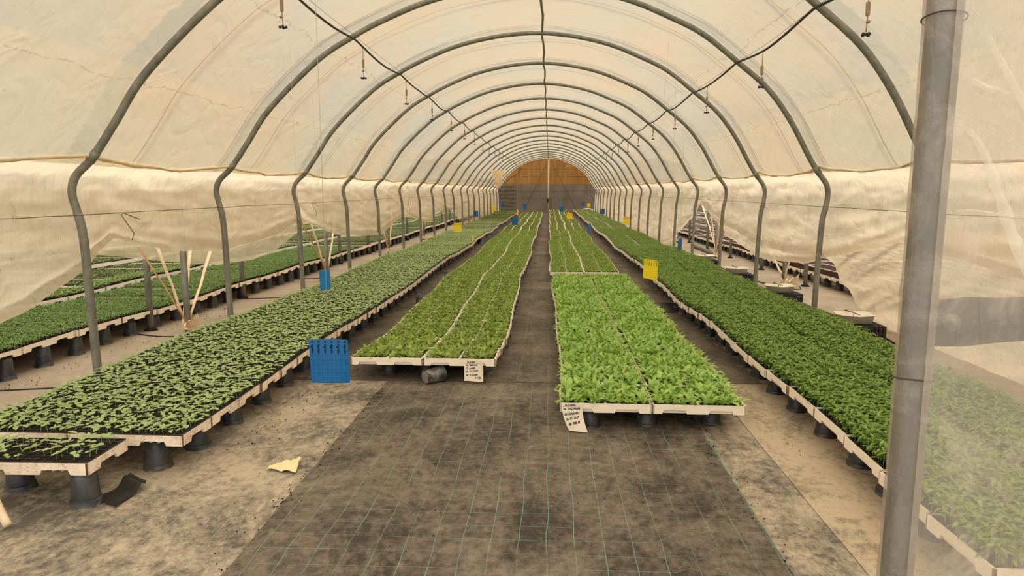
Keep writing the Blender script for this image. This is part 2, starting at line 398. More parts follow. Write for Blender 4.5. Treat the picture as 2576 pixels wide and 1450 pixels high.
# outer flaps of the neighbouring tunnels that hang into the gap
def flap(name,label,x,zt,tab,y0,y1,side,m,sl=0.,nv=14,step=.08):
    ys=np.arange(y0,y1+.01,step); G=np.zeros((len(ys),nv+1,3))
    for i,y in enumerate(ys):
        zb=interp(tab,y); t_=zt(y) if callable(zt) else zt
        for j in range(nv+1):
            v=j/nv; z=t_+(zb-t_)*v
            G[i,j]=(x+side*(sl*v+.05*nz(y*.7,(z+.3*y*(sl>.2))*7,4)+.03*nz(y*1.2,(z+.35*y*(sl>.2))*18,6)+.015*math.sin(z*40+y)*(sl<.2)),y,z)
    return obj(name,MB().grid(G),m,label=label,cat='plastic sheet')
LF=[(5.0,1.2),(5.6,1.12),(6.5,.97),(7.3,.84),(8.3,.68),(8.95,.6),(10.1,.56),(11.0,.66),(11.8,.84),(12.5,1.0),(13,1.1)]
flap('film_flap','cream film flap sagging low beyond the left posts above the neighbouring bed',-4.44,1.62,LF,5.0,13,-1,M['flap'],.02)
LF2=[(13,1.1),(14.5,.8),(16.5,.75),(18,1.05),(19.5,.8),(22,.75),(25,1.05),(27,.8),(30,.85),(33,.3),(34,.02),(50,.02)]
flap('film_flap','cream film skirt of the left neighbouring tunnel seen far beyond the left posts',-4.44,1.62,LF2,13,50,-1,M['flap'],.02,step=.3)
RF=[(1.3,.0),(7.6,.0),(8.4,.05),(8.9,.2),(9.1,.5),(9.2,.74)]
def rft(y): return 1.25-.42*max(0,(y-6.2))/3.0
flap('film_flap','dirty striped film sheet slanting down to the ground behind the right wrapped post',3.50,rft,RF,1.3,9.2,1,M['flap'],.42,nv=40)

# end wall
def section(y,off=0.03):
    P=offset_prof(PR,off); return [(x,y,max(0,z)) for x,z in P]
ymid=YEND
xs_=offset_prof(PR,.04); 
def cutpoly(z0,z1):
    pts=[]
    for x,z in xs_:
        if z0<=z<=z1: pts.append((x,z))
    lx=float(np.interp(z0,[p[1] for p in xs_[:70]],[p[0] for p in xs_[:70]]))
    rr=xs_[-70:][::-1]; rx=float(np.interp(z0,[p[1] for p in rr],[p[0] for p in rr]))
    L=[p for p in pts if p[0]<0]; R=[p for p in pts if p[0]>=0]
    return lx,rx,L,R
def add_wall(mb,z0,z1,y,mi):
    lx,rx,L,R=cutpoly(z0,z1)
    n=24
    zs=np.linspace(z0,min(z1,3.93),n); G=np.zeros((2,1,3))
    lefts=xs_[:np.argmax(xs_[:,1])+1]; rights=xs_[np.argmax(xs_[:,1]):][::-1]
    GG=np.zeros((n,31,3))
    for i,z in enumerate(zs):
        a=float(np.interp(z,np.maximum.accumulate(lefts[:,1]),lefts[:,0])); b=float(np.interp(z,np.maximum.accumulate(rights[:,1]),rights[:,0]))
        for j in range(31):
            x=a+(b-a)*j/30; GG[i,j]=(x,y+.03*nz(x*2,z*2,mi),z)
    mb.grid(GG,mi)
mb=MB(); add_wall(mb,2.03,3.94,YEND,0); add_wall(mb,0,2.05,YEND-.01,1)
def cloth(name,a,b,tl,sc):
    t=NT(name); v=t.world(sc); n=t.noise(v,1.2,6,.6); c=t.mix(t.ramp(n,.35,.7),a,b)
    d=t.n('ShaderNodeBsdfDiffuse'); tr=t.n('ShaderNodeBsdfTranslucent'); t.l(c,d.inputs[0]); t.l(c,tr.inputs[0])
    m=t.n('ShaderNodeMixShader'); m.inputs[0].default_value=tl; t.l(d.outputs[0],m.inputs[1]); t.l(tr.outputs[0],m.inputs[2])
    return t.done(m.outputs[0])
M['brown_cloth']=cloth('brown_cloth',srgb(150,108,62),srgb(182,138,86),.45,(3,1,.6)); M['grey_cloth']=cloth('grey_cloth',srgb(118,110,102),srgb(138,130,120),.2,(1,1,1))
obj('wall_back',mb,[M['brown_cloth'],M['grey_cloth']],kind='structure')
G=np.zeros((40,14,3))
for i in range(40):
    for j in range(14):
        z=.03+1.98*i/39; x=-3.68+1.15*j/13; G[i,j]=(x,YEND-.08+.05*math.sin(z*22+nz(x*2,z*3,1)*3)*(.5+.5*abs(nz(z*3,x,2))),z)
obj('door_1',MB().grid(G),M['grey_cloth'],kind='structure')
# neighbour tunnels: roofs, outer skirts, ends
P2=roofP.copy()
for nm,dx in (('left',-8.15),('right',7.75)):
    Q=P2.copy(); Q[:,0]+=dx
    Gq=film_grid(Q[::2],np.arange(.5,YEND+1,1.2),0,0); obj('ceiling_'+nm,MB().grid(Gq),M['film_plain'],kind='structure')
    x=-12.0 if nm=='left' else 11.2
    G=np.array([[(x,y,z) for z in (0,.6,1.2,1.8)] for y in np.arange(.5,YEND+1,2)]); obj('wall_%s_outer'%nm,MB().grid(G),M['film_plain'],kind='structure')
    a,b=(-12,-4.1) if nm=='left' else (3.6,11.2)
    obj('wall_%s_end'%nm,MB().box(((a+b)/2,YEND+.05,1.2),(b-a,.02,2.4)),M['grey_cloth'],kind='structure')

# ------------------------------------------------------------------ hoops
def hoop_pts(P,yc,sk=SK,dx=0): return [(x+dx,yc+sk*x,z) for x,z in P]
iL=max(i for i in range(len(PR)//2) if PR[i,1]<=1.42); iR=min(i for i in range(len(PR)//2,len(PR)) if PR[i,1]<=1.42)
def hoop_parts(par,yc):
    mb=MB().tube([(x,SK*x,z) for x,z in PR[iL-2:iR+3]],.031,12); obj('arch',mb,M['galv'],par)
    for k,(a,b) in enumerate(((0,iL+1),(iR,len(PR)))):
        mb=MB().tube([(x,SK*x,z) for x,z in PR[a:b]],.0335,12); obj('leg',mb,M['galv'],par)
    for sgn in (0,1):
        j=min(range(len(PR)),key=lambda q:abs(PR[q,1]-1.85)+(0 if (PR[q,0]<0)==(sgn==0) else 9))
        p0,p1=PR[j-1],PR[j+2]; d=[(p0[0],SK*p0[0],p0[1]),(p1[0],SK*p1[0],p1[1])]
        obj('collar',MB().tube([d[0],tuple((np.array(d[0])+np.array(d[1]))/2),d[1]],.0355,12),M['galv'],par)
nb='nearest the entrance'
h0=None
for i,yc in enumerate(HY):
    lab=('galvanised steel hoop arching over the beds, the nearest one in full view' if i==0 else
         'galvanised steel hoop arching over the beds, %s back from the entrance'%nth(i+1) if i<NH-1 else 'galvanised steel hoop arching right in front of the end wall')
    if i==0:
        h0=thing('greenhouse_hoop',lab,'hoop',(0,yc,0),group='steel hoops of the tunnel'); hoop_parts(h0,yc)
    else:
        h=dup(h0); h.location=(random.uniform(-.02,.02),yc,0); h['label']=lab
# neighbour posts in the gap
def nposts(x,ys,side,labside):
    first=None
    for i,y in enumerate(ys):
        lab='grey steel post of the %s neighbouring tunnel, %s from the front along the gap'%(labside,nth(i+1))
        if first is None:
            first=thing('steel_post',lab,'post',(x,y,0),group='posts of the neighbouring tunnel, %s'%labside)
            obj('tube',MB().tube([(0,0,0),(0,0,.8),(0,0,1.3),(0,0,1.55)],.035,12),M['galv'],first)
            obj('footing',MB().tube([(0,0,.0),(0,0,.02),(0,0,.03)],[.075,.06,.04],12),M['soil'],first)
        else: h=dup(first); h.location=(x,y,0); h['label']=lab
nposts(-4.58,[5.1+2.39*i for i in range(14)],-1,'left')
nposts(4.3,[6.8+2.41*i for i in range(14)],1,'right')

# ridge pipe, wires, hoses
pts=[(-.12+.012*math.sin(i*1.7),2.2+i*.6,3.875+.01*math.sin(i*2.1)) for i in range(82)]
obj('ridge_pipe',MB().tube(pts,.017,8),M['galv'],label='thin straight ridge pipe running under the top of all hoops',cat='pipe')
for s,nm in ((-1,'left'),(1,'right')):
    x0=-3.745 if s<0 else 3.285
    pts=[(x0+s*.0,y,1.405+.012*nz(y*2,s,1)) for y in np.arange(1.4,50.5,.25)]
    obj('support_wire',MB().tube(pts,.0028,5),M['dark_wire'],label='rusty horizontal wire tied along the %s row of hoop legs'%nm,cat='wire')
def hang_line(x,zh,nm):
    pts=[]
    for y in np.arange(1.5,49.5,.12):
        ph=((y-SK*x-Y1)/SP)%1
        sg=.05*math.sin(PI*ph)+.015*nz(y*.9,x,2)
        pts.append((x+.03*nz(y*.6,x,5),y,zh-.05-sg))
    t=thing('irrigation_hose','black overhead irrigation hose sagging between hoops on the %s side'%nm,'hose',(0,0,0))
    obj('hose',MB().tube(pts,.0115,8),M['hose'],t)
    mb=MB().tube([(p[0]+.02,p[1],zh-.03-.15*(zh-.05-p[2])) for p in pts[::3]],.002,4); obj('carrier_wire',mb,M['dark_wire'],t)
    return pts
PL=hang_line(-2.2,3.335,'left'); PRt=hang_line(2.15,3.11,'right')
def hz(pts,y): return min(pts,key=lambda p:abs(p[1]-y))
def sprinkler_parts(par,L):
    obj('hanging_tube',MB().tube([(0,0,0),(.002,0,-L*.3),(.004,0,-L*.62)],.0035,6),M['sprink'],par)
    z=-L*.62; mb=MB().lathe([(.001,0),(.014,-.004),(.016,-.015)]+[(.016-(.0025 if k%2 else 0),-.015-.006*k) for k in range(1,12)]+[(.014,-.09),(.004,-.1),(.004,-.12)],12,(.004,0,z)); obj('weight',mb,M['sprink'],par)
    mb=MB().sphere((-.006,0,z-.135),.016,(1.1,.9,.75)); mb.tube([(.006,0,z-.11),(.006,0,z-.16),(.008,0,z-.2)],.0035,6); obj('valve',mb,M['sprink'],par)
    mb=MB()
    for a in range(4):
        c=math.cos(a*PI/2+.3); s_=math.sin(a*PI/2+.3); mb.sphere((.008+.024*c,.024*s_,z-.215),.0125,(1,1,1))
    mb.sphere((.008,0,z-.215),.011); obj('spray_head',mb,M['sprink_dark'],par)
first=None
for nm,pts,y0 in (('left',PL,5.76),('right',PRt,4.98)):
    for i in range(12):
        y=y0+2.42*i; p=hz(pts,y)
        lab='small hanging sprinkler on the %s hose, %s from the entrance'%(nm,nth(i+1))
        if first is None:
            first=thing('sprinkler',lab,'sprinkler',(p[0],p[1],p[2]),group='sprinklers hanging from the overhead hoses'); sprinkler_parts(first,.225)
        else:
            h=dup(first); h.location=(p[0],p[1],p[2]); h.rotation_euler=(0,0,random.uniform(0,3)); h['label']=lab
# straps over the film (seen through it)
op=offset_prof(PR[sel[0]:sel[-1]+1],.062)
for i in range(NH-1):
    for k,dy in enumerate((.68,2.2)):
        y=Y1+SP*i+dy
        if i>9 and k: continue
        nn=len(op); G=np.zeros((2,nn,3))
        for j,(x,z) in enumerate(op):
            ph=dy/SP; w=.012; G[0,j]=(x,y+SK*x-w,z); G[1,j]=(x,y+SK*x+w,z)
        T=MB().tube([((a[0]+b[0])/2,(a[1]+b[1])/2,a[2]) for a,b in zip(G[0],G[1])],.011,6,flat=.4)
        lab='flat tan strap pressing on the roof outside, %s hoop %s'%('just beyond the' if k==0 else 'in front of the',nth(i+1) if k==0 else nth(i+2))
        lab='tan strap over the roof film, %s the %s hoop from the entrance'%('just beyond' if k==0 else 'just before',nth(i+1+k))
        obj('roof_strap',T,M['rope_out'],label=lab,cat='strap',group='straps across the roof film')

# ------------------------------------------------------------------ hooks, tie straps
def hook(x,y,z,zl,lab):
    mb=MB().tube([(0.02,.0,zl),(.03,.02,zl+.06),(.01,-.03,zl+.14),(0,-.10,z+.0),(.0,-.06,z+.012),(.02,.02,z-.02),(.03,.12,z-.05)],.0035,6)
    obj('wire_hook',mb,M['dark_wire'],label=lab,cat='hook',loc=(x,y,0))
hook(-3.74,5.9,1.39,1.16,'bent wire hook holding up the left film just beyond the nearest hoop')
hook(-3.74,10.75,1.39,1.18,'bent wire hook lifting the left film beside the third hoop')
hook(-3.74,18.1,1.39,1.04,'small wire hook lifting the left film far back beside the sixth hoop')
def tie(x,y,tops,lab,post=True,rag=1):
    t=thing('strap_anchor',lab,'strap',(x,y,0),group='anchors with film straps tied to the floor')
    if post: obj('stake',MB().tube([(0,0,0),(0,0,.4),(0,0,1.5)],.036,10),M['galv'],t)
    for i,(dx,dy,z,tan) in enumerate(tops):
        z+=.16; dx*=.6
        e=np.array([.03*math.cos(i*2),-.05+.03*math.sin(i*2),.10]); s_=np.array([dx,dy,z]); mid=(e+s_)/2
        mb=MB().tube([e,e*.7+s_*.3,mid+np.array([.01,0,0]),e*.3+s_*.7,s_],[.012,.017,.016,.019,.022],8,flat=.25)
        obj('strap',mb,M['strap_tan'] if tan else M['strap'],t)
    mb=MB()
    for k in range(5): mb.tube([(.045*math.cos(a+k),.045*math.sin(a+k),.05+.018*k+.01*math.sin(a*2+k)) for a in np.linspace(0,2*PI,14)],.012,6)
    if rag:
        G=np.zeros((7,6,3))
        for i in range(7):
            for j in range(6): G[i,j]=(.03+.17*i/6,-.05+.03*nz(i,j,1)-.02*j,.05+.03*j*(.5+i/8)+.05*nz(i*.7,j*.7,3))
        mb.grid(G)
    obj('knot',mb,M['strap'],t)
LT=[(-.35,-.68,.86,1),(-.35,-.25,.74,0),(-.35,.45,.66,0),(-.35,1.15,.60,0)]
tie(-4.09,7.4,[(-.28,-.55,.86,1),(-.3,-.2,.85,0),(-.3,.5,.78,0),(-.3,1.0,.72,0)],'nearest left bundle of cream straps tied to the foot of a post')
for i,y in enumerate((12.3,17.2,22.1,27.0)):
    tie(-4.09,y,[(-.3,-.9,1.05,1),(-.3,-.3,.95,0),(-.3,.7,.95,0),(-.3,1.2,1.0,0)],'cream film straps tied to a short post on the left, %s bundle from the front'%nth(i+2),rag=0)
tie(3.92,11.55,[(-.35,.9,.72,0),(-.4,.35,.66,0),(-.1,-.5,.62,0)],'nearest right bundle of cream straps knotted round a short post beside the black hose')
tie(3.95,16.4,[(-.35,.9,1.2,0),(-.4,-.2,1.15,0),(-.3,-1.0,.85,0),(-.2,-1.3,.8,1)],'right bundle of cream and tan straps under the raised film peak',rag=0)
tie(3.95,21.3,[(-.45,.5,.5,0),(-.45,-.8,.5,0)],'far right bundle of cream straps beyond the raised film peak',rag=0)

# ------------------------------------------------------------------ foliage generator
def leaves(base,az,el,L,W,curl,fold,n=3,shape=0,twist=None):
    """arrays (N,) -> V,F; a leaf is a bent strip 3 vertices wide"""
    N=len(az); T=np.linspace(0,1,n+1)
    if shape==0: wp=np.sin(PI*np.clip(T*.88+.08,0,1))**.6        # oval
    elif shape==1: wp=np.sin(PI*np.clip(T*.9+.05,0,1))**.9        # lance
    else: wp=np.clip(.25+1.1*T,0,1)*np.sqrt(np.clip(1.04-T**3,0,1)) # spoon
    wp=wp.copy(); wp[-1]=max(.12,wp[-1]*.5); wp[0]=max(.1,wp[0]*.6)
    V=np.zeros((N,n+1,3,3)); pos=base.copy(); ds=L/n
    sd=np.stack([-np.sin(az),np.cos(az),np.zeros(N)],1)
    if twist is not None: pass
    for k in range(n+1):
        e=el-curl*T[k]
        d=np.stack([np.cos(az)*np.cos(e),np.sin(az)*np.cos(e),np.sin(e)],1)
        up=np.stack([-np.cos(az)*np.sin(e),-np.sin(az)*np.sin(e),np.cos(e)],1)
        if k: pos=pos+d*ds[:,None]
        hw=(W*.5*wp[k])[:,None]
        V[:,k,0]=pos-sd*hw+up*hw*fold; V[:,k,1]=pos; V[:,k,2]=pos+sd*hw+up*hw*fold
    V=V.reshape(N,-1,3); q=[]
    for k in range(n):
        for c in (0,1): q.append((k*3+c,k*3+c+1,(k+1)*3+c+1,(k+1)*3+c))
    q=np.array(q); F=(q[None]+ (np.arange(N)*(3*(n+1)))[:,None,None]).reshape(-1,4)
    return V.reshape(-1,3),F
def stems(base,top,r):
    N=len(base); a=np.array([[1,0,0],[-.5,.87,0],[-.5,-.87,0]])*r
    V=np.concatenate([base[:,None]+a[None],top[:,None]+a[None]*.8],1).reshape(-1,3)
    q=np.array([(0,1,4,3),(1,2,5,4),(2,0,3,5)]); F=(q[None]+(np.arange(N)*6)[:,None,None]).reshape(-1,4)
    return V,F
def join(L):
    Vs=[];Fs=[];Ms=[];k=0
    for V,F,m in L:
        Vs.append(V);Fs.append(F+k);Ms.append(np.full(len(F),m));k+=len(V)
    return np.concatenate(Vs),np.concatenate(Fs),np.concatenate(Ms)
def plant(kind,P,R,lod=0):
    """P: (N,3) foot points. returns V,F,M (0 leaf, 1 stem)"""
    N=len(P); out=[]; U=lambda a,b,n=N:R.uniform(a,b,n)
    if kind=='pale':
        h=U(.026,.045); az=U(0,2*PI); ln=np.stack([U(-.008,.008),U(-.008,.008),h],1); T=P+ln
        if lod<2: out.append((*stems(P,T,.0014),1))
        for s in (0,PI): out.append((*leaves(T,az+s+U(-.2,.2),U(.05,.4),U(.031,.043),U(.024,.032),U(.2,.7),.15,3 if lod==0 else 2,0),0))
        k=R.random(N)<.6
        if k.any(): out.append((*leaves(T[k],az[k]+1.5,U(.5,1.0)[k],U(.014,.028)[k],U(.014,.022)[k],U(.2,.6)[k],.2,2,0),0))
    elif kind=='rosette':
        for a in range(5 if lod<2 else 3):
            az=U(0,2*PI)*.15+a*2*PI/5+U(-.4,.4)+P[:,0]*90; out.append((*leaves(P+np.stack([U(-.003,.003),U(-.003,.003),U(0,.004)],1),az,U(.7,1.3),U(.045,.068),U(.027,.037),U(.3,.9),.16,3 if lod==0 else 2,2),0))
    elif kind=='bright':
        for a in range(5 if lod<2 else 3):
            az=a*2*PI/5+U(-.5,.5)+P[:,0]*90; out.append((*leaves(P,az,U(.8,1.4),U(.065,.105),U(.028,.042),U(.3,1.5),.18,4 if lod==0 else 3,2),0))
    elif kind=='dark':
        h=U(.07,.105); T=P+np.stack([U(-.012,.012),U(-.012,.012),h],1)
        if lod<2: out.append((*stems(P,T,.0016),1))
        nl=9 if lod==0 else (6 if lod==1 else 4)
        for a in range(nl):
            f=U(.35,1.0) if a<nl-3 else U(.85,1.05); B=P+(T-P)*f[:,None]; az=a*2.4+U(-.6,.6)+P[:,1]*70
            out.append((*leaves(B,az,U(.25,1.0)*(1 if a<nl-3 else 1.15),U(.036,.058),U(.014,.021),U(.6,1.4),.25,3 if lod==0 else 2,1),0))
    elif kind=='side':
        h=U(.03,.05); T=P+np.stack([U(-.006,.006),U(-.006,.006),h],1)
        if lod<1: out.append((*stems(P,T,.0013),1))
        for a in range(5 if lod<2 else 3):
            az=a*2.4+U(-.5,.5)+P[:,0]*60; out.append((*leaves(T-np.stack([0*h,0*h,U(0,.015)],1),az,U(.3,1.1),U(.032,.05),U(.009,.014),U(.3,1.0),.2,2,1),0))
    elif kind=='short':   # far part of the right bed
        for a in range(4): out.append((*leaves(P+np.stack([0*U(0,1),0*U(0,1),U(.02,.05)],1),a*1.6+U(-.5,.5),U(.4,1.1),U(.03,.045),U(.014,.02),U(.4,1),.2,2,1),0))
    return join(out)
def cells(w,d,nx,ny,R,fill,jit=.006,z=0):
    xs=(np.arange(nx)+.5)/nx*w-w/2; ysx=(np.arange(ny)+.5)/ny*d-d/2
    X,Y=np.meshgrid(xs,ysx); P=np.stack([X.ravel(),Y.ravel(),np.full(nx*ny,z)],1)
    k=R.random(len(P))<fill; P=P[k]; P[:,:2]+=R.uniform(-jit,jit,(len(P),2)); return P
SPEC={ # kind: w,d of sown area, nx, ny, fill, material
 'pale':(.655,.332,14,8,.95,'leaf_pale'),'pale_sparse':(.63,.31,13,7,.66,'leaf_pale'),
 'rosette':(.262,.425,6,9,.98,'leaf_rosette'),'bright':(.258,.42,5,9,.97,'leaf_bright'),
 'dark':(.275,.44,8,13,.98,'leaf_dark'),'side':(.335,.675,9,18,.97,'leaf_side'),'side2':(.335,.675,8,16,.9,'leaf_side2'),'short':(.262,.425,8,13,.97,'leaf_far')}
VAR={}
def foliage(kind,lod,var):
    key=(kind,lod,var)
    if key not in VAR:
        w,d,nx,ny,fl,m=SPEC[kind]; R=np.random.default_rng(hash(kind+'x')%1 + 1000*lod+var*17+len(kind)*101+sum(map(ord,kind)))
        if lod==2: nx=max(3,int(nx*.75)); ny=max(3,int(ny*.75))
        P=cells(w,d,nx,ny,R,fl)
        pk={'pale_sparse':'pale','side2':'side'}.get(kind,kind)
        VAR[key]=(plant(pk,P,R,lod),P)
    return VAR[key]
MESH={}
def fol_mesh(kind,lod,var):
    key=(kind,lod,var)
    if key not in MESH:
        (V,F,mi),P=foliage(kind,lod,var); MESH[key]=fast_mesh('seedlings_'+kind,V,F,[M[SPEC[kind][5]],M['stem']],mi)
    return MESH[key]

# ------------------------------------------------------------------ trays
def wall_notched(mb,a,b,h,notches,mi=0,th=.014,out=None):
    """vertical wall from a to b (xy), bottom notches [(s0,s1)] of fraction, thickness inward"""
    a=np.array(a,float); b=np.array(b,float); L=np.linalg.norm(b-a); d=(b-a)/L; n=np.array([-d[1],d[0]])
    pr=[(0,0)]
    for s0,s1 in notches: pr+=[(s0*L,0),(s0*L+.012,h*.42),(s1*L-.012,h*.42),(s1*L,0)]
    pr+=[(L,0),(L,h),(0,h)]
    k=len(pr); V=[(*(a+d*s),z) for s,z in pr]+[(*(a+d*s+n*th),z) for s,z in pr]
    F=[tuple(range(k)),tuple(range(2*k-1,k-1,-1))]+[(i,i+k,(i+1)%k+k,(i+1)%k) for i in range(k)]
    mb.add(V,F,mi)
def foam_tray_mesh(name,w,d,h,mat,long_notch=2):
    mb=MB(); x,y=w/2,d/2
    mb_n=[(.33,.67)] if long_notch==1 else [(.14,.36),(.62,.86)]
    sn=[(.28,.72)]
    c=[(-x,-y),(x,-y),(x,y),(-x,y)]
    L=[mb_n if w>d else sn, sn if w>d else mb_n]*2
    for i in range(4): wall_notched(mb,c[i],c[(i+1)%4],h,L[i])
    mb.box((0,0,h*.62),(w-.02,d-.02,h*.5))
    for i in range(int(w/.047)):
        for j in (-1,1): mb.lathe([(.001,.006),(.008,.008),(.014,h*.4)],6,(-x+.04+i*.047,j*(y-.035),0))
    return mb.mesh(name,mat)
def cellgrid_mesh(name,w,d,nx,ny,z,soilm,ribm):
    mb=MB(); mb.box((0,0,z-.003),(w,d,.006),0)
    for i in range(nx+1): mb.box((-w/2+w*i/nx,0,z+.002),(.0035,d,.006),1)
    for j in range(ny+1): mb.box((0,-d/2+d*j/ny,z+.002),(w,.0035,.006),1)
    return mb.mesh(name,[soilm,ribm])
PW,PD,FH=.665,.338,.062
TM={}
TM['foam']=foam_tray_mesh('foam_body',PW,PD,FH,M['foam_old'])
TM['soil']=cellgrid_mesh('substrate_cells',PW-.008,PD-.008,14,8,FH+.001,M['soil'],M['cellplastic'])
TM['foam_side']=foam_tray_mesh('foam_body_long',PD,PW,FH,M['foam_white'])
TM['foam_side_old']=foam_tray_mesh('foam_body_long_old',PD,PW,FH,M['foam_clean'])
TM['soil_side']=cellgrid_mesh('substrate_cells_long',PD-.008,PW-.008,9,18,FH+.001,M['soil'],M['soil'])
TM['soil_side_red']=cellgrid_mesh('substrate_cells_red',PD-.010,PW-.010,9,18,FH+.001,M['soil_red'],M['soil_red'])
CW,CD,CH=.606,.456,.062
def carrier_mesh(name,mat):
    mb=MB(); x,y=CW/2,CD/2; c=[(-x,-y),(x,-y),(x,y),(-x,y)]
    for i in range(4):
        nt=[(.10,.37),(.60,.87)] if i%2==0 else [(.22,.78)]
        wall_notched(mb,c[i],c[(i+1)%4],CH,nt,th=.011)
    mb.box((0,0,CH*.52),(.016,CD-.02,CH*.9)); mb.box((0,0,.026),(CW-.02,CD-.02,.02))
    # recessed lips behind the handle notches
    for s in (-1,1):
        for cx in (-.142,.142): mb.box((cx,s*(y-.022),.013),(.2,.010,.022))
        mb.box((s*(x-.022),0,.013),(.010,.3,.022))
    return mb.mesh(name,mat)
TM['carrier']=carrier_mesh('carrier_body',M['foam_clean'])
def insert_mesh():
    mb=MB(); w,d=.274,.436; mb.box((0,0,CH-.014),(w-.012,d-.012,.006),0)
    for s in (-1,1):
        mb.box((s*(w/2-.005),0,CH-.004),(.011,d,.006),1); mb.box((0,s*(d/2-.005),CH-.004),(w,.011,.006),1)
        mb.box((s*(w/2-.002),0,CH-.018),(.003,d,.026),1); mb.box((0,s*(d/2-.002),CH-.018),(w,.003,.026),1)
    for i in range(1,6): mb.box((-w/2+w*i/6,0,CH-.010),(.006,d-.012,.004),1)
    for j in range(1,10): mb.box((0,-d/2+d*j/10,CH-.010),(w-.012,.006,.004),1)
    return mb.mesh('cell_insert',[M['soil'],M['cellplastic']])
TM['insert']=insert_mesh()

SEED={}
def single_mesh(kind,var):
    key=(kind,var)
    if key not in SEED:
        R=np.random.default_rng(var*31+len(kind)*7+5); V,F,mi=plant({'pale_sparse':'pale'}.get(kind,kind),np.zeros((1,3)),R,0)
        SEED[key]=fast_mesh('seedling_'+kind,V,F,[M[SPEC[kind][5]],M['stem']],mi)
    return SEED[key]
def put_seedlings(par,kind,var,lod,off,individual):
    if individual:
        w,d,nx,ny,fl,m=SPEC[kind]; R=np.random.default_rng(var*97+int(par.location.y*1000)%997)
        for p in cells(w,d,nx,ny,R,fl):
            o=link('seedling',single_mesh(kind,int(R.integers(0,9))),par,loc=(p[0]+off[0],p[1]+off[1],p[2]+off[2]),rot=(R.uniform(-.15,.15),R.uniform(-.15,.15),R.uniform(0,6.28)))
            s=R.uniform(.85,1.2); o.scale=(s,s,s)
    else:
        link('seedlings',fol_mesh(kind,lod,var),par,loc=off,kind='stuff')
def tray_plug(x,y,z,rz,kind,label,group,var=0,lod=0,indiv=False,side=False,foam='foam',soil='soil',rx=0,ry=0):
    t=thing('seedling_tray',label,'tray',(x,y,z),rz,group); t.rotation_euler=(rx,ry,rz)
    link('foam_body',TM[foam],t); link('substrate',TM[soil],t)
    if kind: put_seedlings(t,kind,var,lod,(0,0,FH-.004),indiv)
    return t
def tray_carrier(x,y,z,rz,kind,label,group,var=0,lod=0,indiv=(0,0),rx=0,ry=0):
    t=thing('seedling_tray',label,'tray',(x,y,z),rz,group); t.rotation_euler=(rx,ry,rz)
    link('foam_body',TM['carrier'],t)
    for s in (0,1):
        cx=-.1465 if s==0 else .1465
        link('cell_insert',TM['insert'],t,loc=(cx,0,0))
        put_seedlings(t,kind,(var+s)%4,lod,(cx,0,CH-.012),indiv[s])
    return t

# undulating bed heights (bottom of tray)
def bedz(bed,y): 
    b={1:.188,2:.135,3:.135,4:.175,5:.185,6:.15}[bed]
    return b+.014*math.sin(y*.9+bed*2)+.010*math.sin(y*2.3+bed)
def bedx(bed,y): return .022*math.sin(y*.8+bed)+.012*math.sin(y*2.1+bed*3)
def slope(bed,y): return math.atan((bedz(bed,y+.2)-bedz(bed,y-.2))/.4)
# bed 1 (left)
tray_plug(-2.64,3.30,.180,.03,'pale_sparse','nearest foam tray of sparse pale seedlings, jutting out at the lower left corner','foam trays of pale round-leaved seedlings',indiv=True)
D1=.345; N1=40
for r in range(N1):
    y=3.55+PD/2+D1*r
    for c in (0,1):
        x=-2.345-.675*c+bedx(1,y)
        lab='foam tray of pale round-leaved seedlings, left bed, %s column, %s row from front'%('aisle-side' if c==0 else 'post-side',nth(r+1))
        tray_plug(x,y,bedz(1,y)+.002*((r*7+c*3)%3),random.uniform(-.012,.012),'pale',lab,'foam trays of pale round-leaved seedlings',(r*2+c)%4,0 if r<14 else 1,indiv=(r<2 or (r<3 and c==0)),rx=slope(1,y))
N2=30; DC=.462
for r in range(N2):
    y=5.50+CD/2+DC*r
    for c in (0,1):
        lab='cream carrier of low leafy rosettes, centre-left bed, %s column, %s row from front'%('left' if c==0 else 'right',nth(r+1))
        tray_carrier(-1.35+.612*c+bedx(2,y),y,bedz(2,y),random.uniform(-.006,.006),'rosette',lab,'carriers of rosette seedlings in the centre-left bed',(r+c)%3,0 if r<12 else 1,(r<2,r<2),rx=slope(2,y))
N3=15
for r in range(N3):
    y=4.40+CD/2+DC*r
    for c in (0,1):
        lab='cream carrier of tall bright green seedlings, centre-right bed, %s column, %s row from front'%('left' if c==0 else 'right',nth(r+1))
        tray_carrier(.375+.614*c+bedx(3,y),y,bedz(3,y),random.uniform(-.006,.006),'bright',lab,'carriers of tall bright seedlings in the centre-right bed',(r+c)%4,0,(r<2,r<2),rx=slope(3,y))
for r in range(15):
    y=11.95+CD/2+DC*r
    for c in (0,1):
        lab='cream carrier of low green seedlings, rear centre-right bed, %s column, %s row from front'%('left' if c==0 else 'right',nth(r+1))
        tray_carrier(.305+.614*c+bedx(3,y),y,bedz(3,y),random.uniform(-.006,.006),'rosette',lab,'carriers of low seedlings behind the bright bed',(r+c)%3,1,(0,0),rx=slope(3,y))
N4=34
for r in range(N4):
    y=2.42+CD/2+DC*r
    for c in (0,1):
        lab='cream carrier of dense dark green seedlings, right bed, %s column, %s row from front'%('aisle-side' if c==0 else 'post-side',nth(r+1))
        k='dark' if y<16.4 else 'short'
        tray_carrier(1.955+.64*c+bedx(4,y),y,bedz(4,y),random.uniform(-.01,.01),k,lab,'carriers of dark green seedlings in the right bed',(r+c)%4,0 if r<16 else 1,(False,False),rx=slope(4,y))
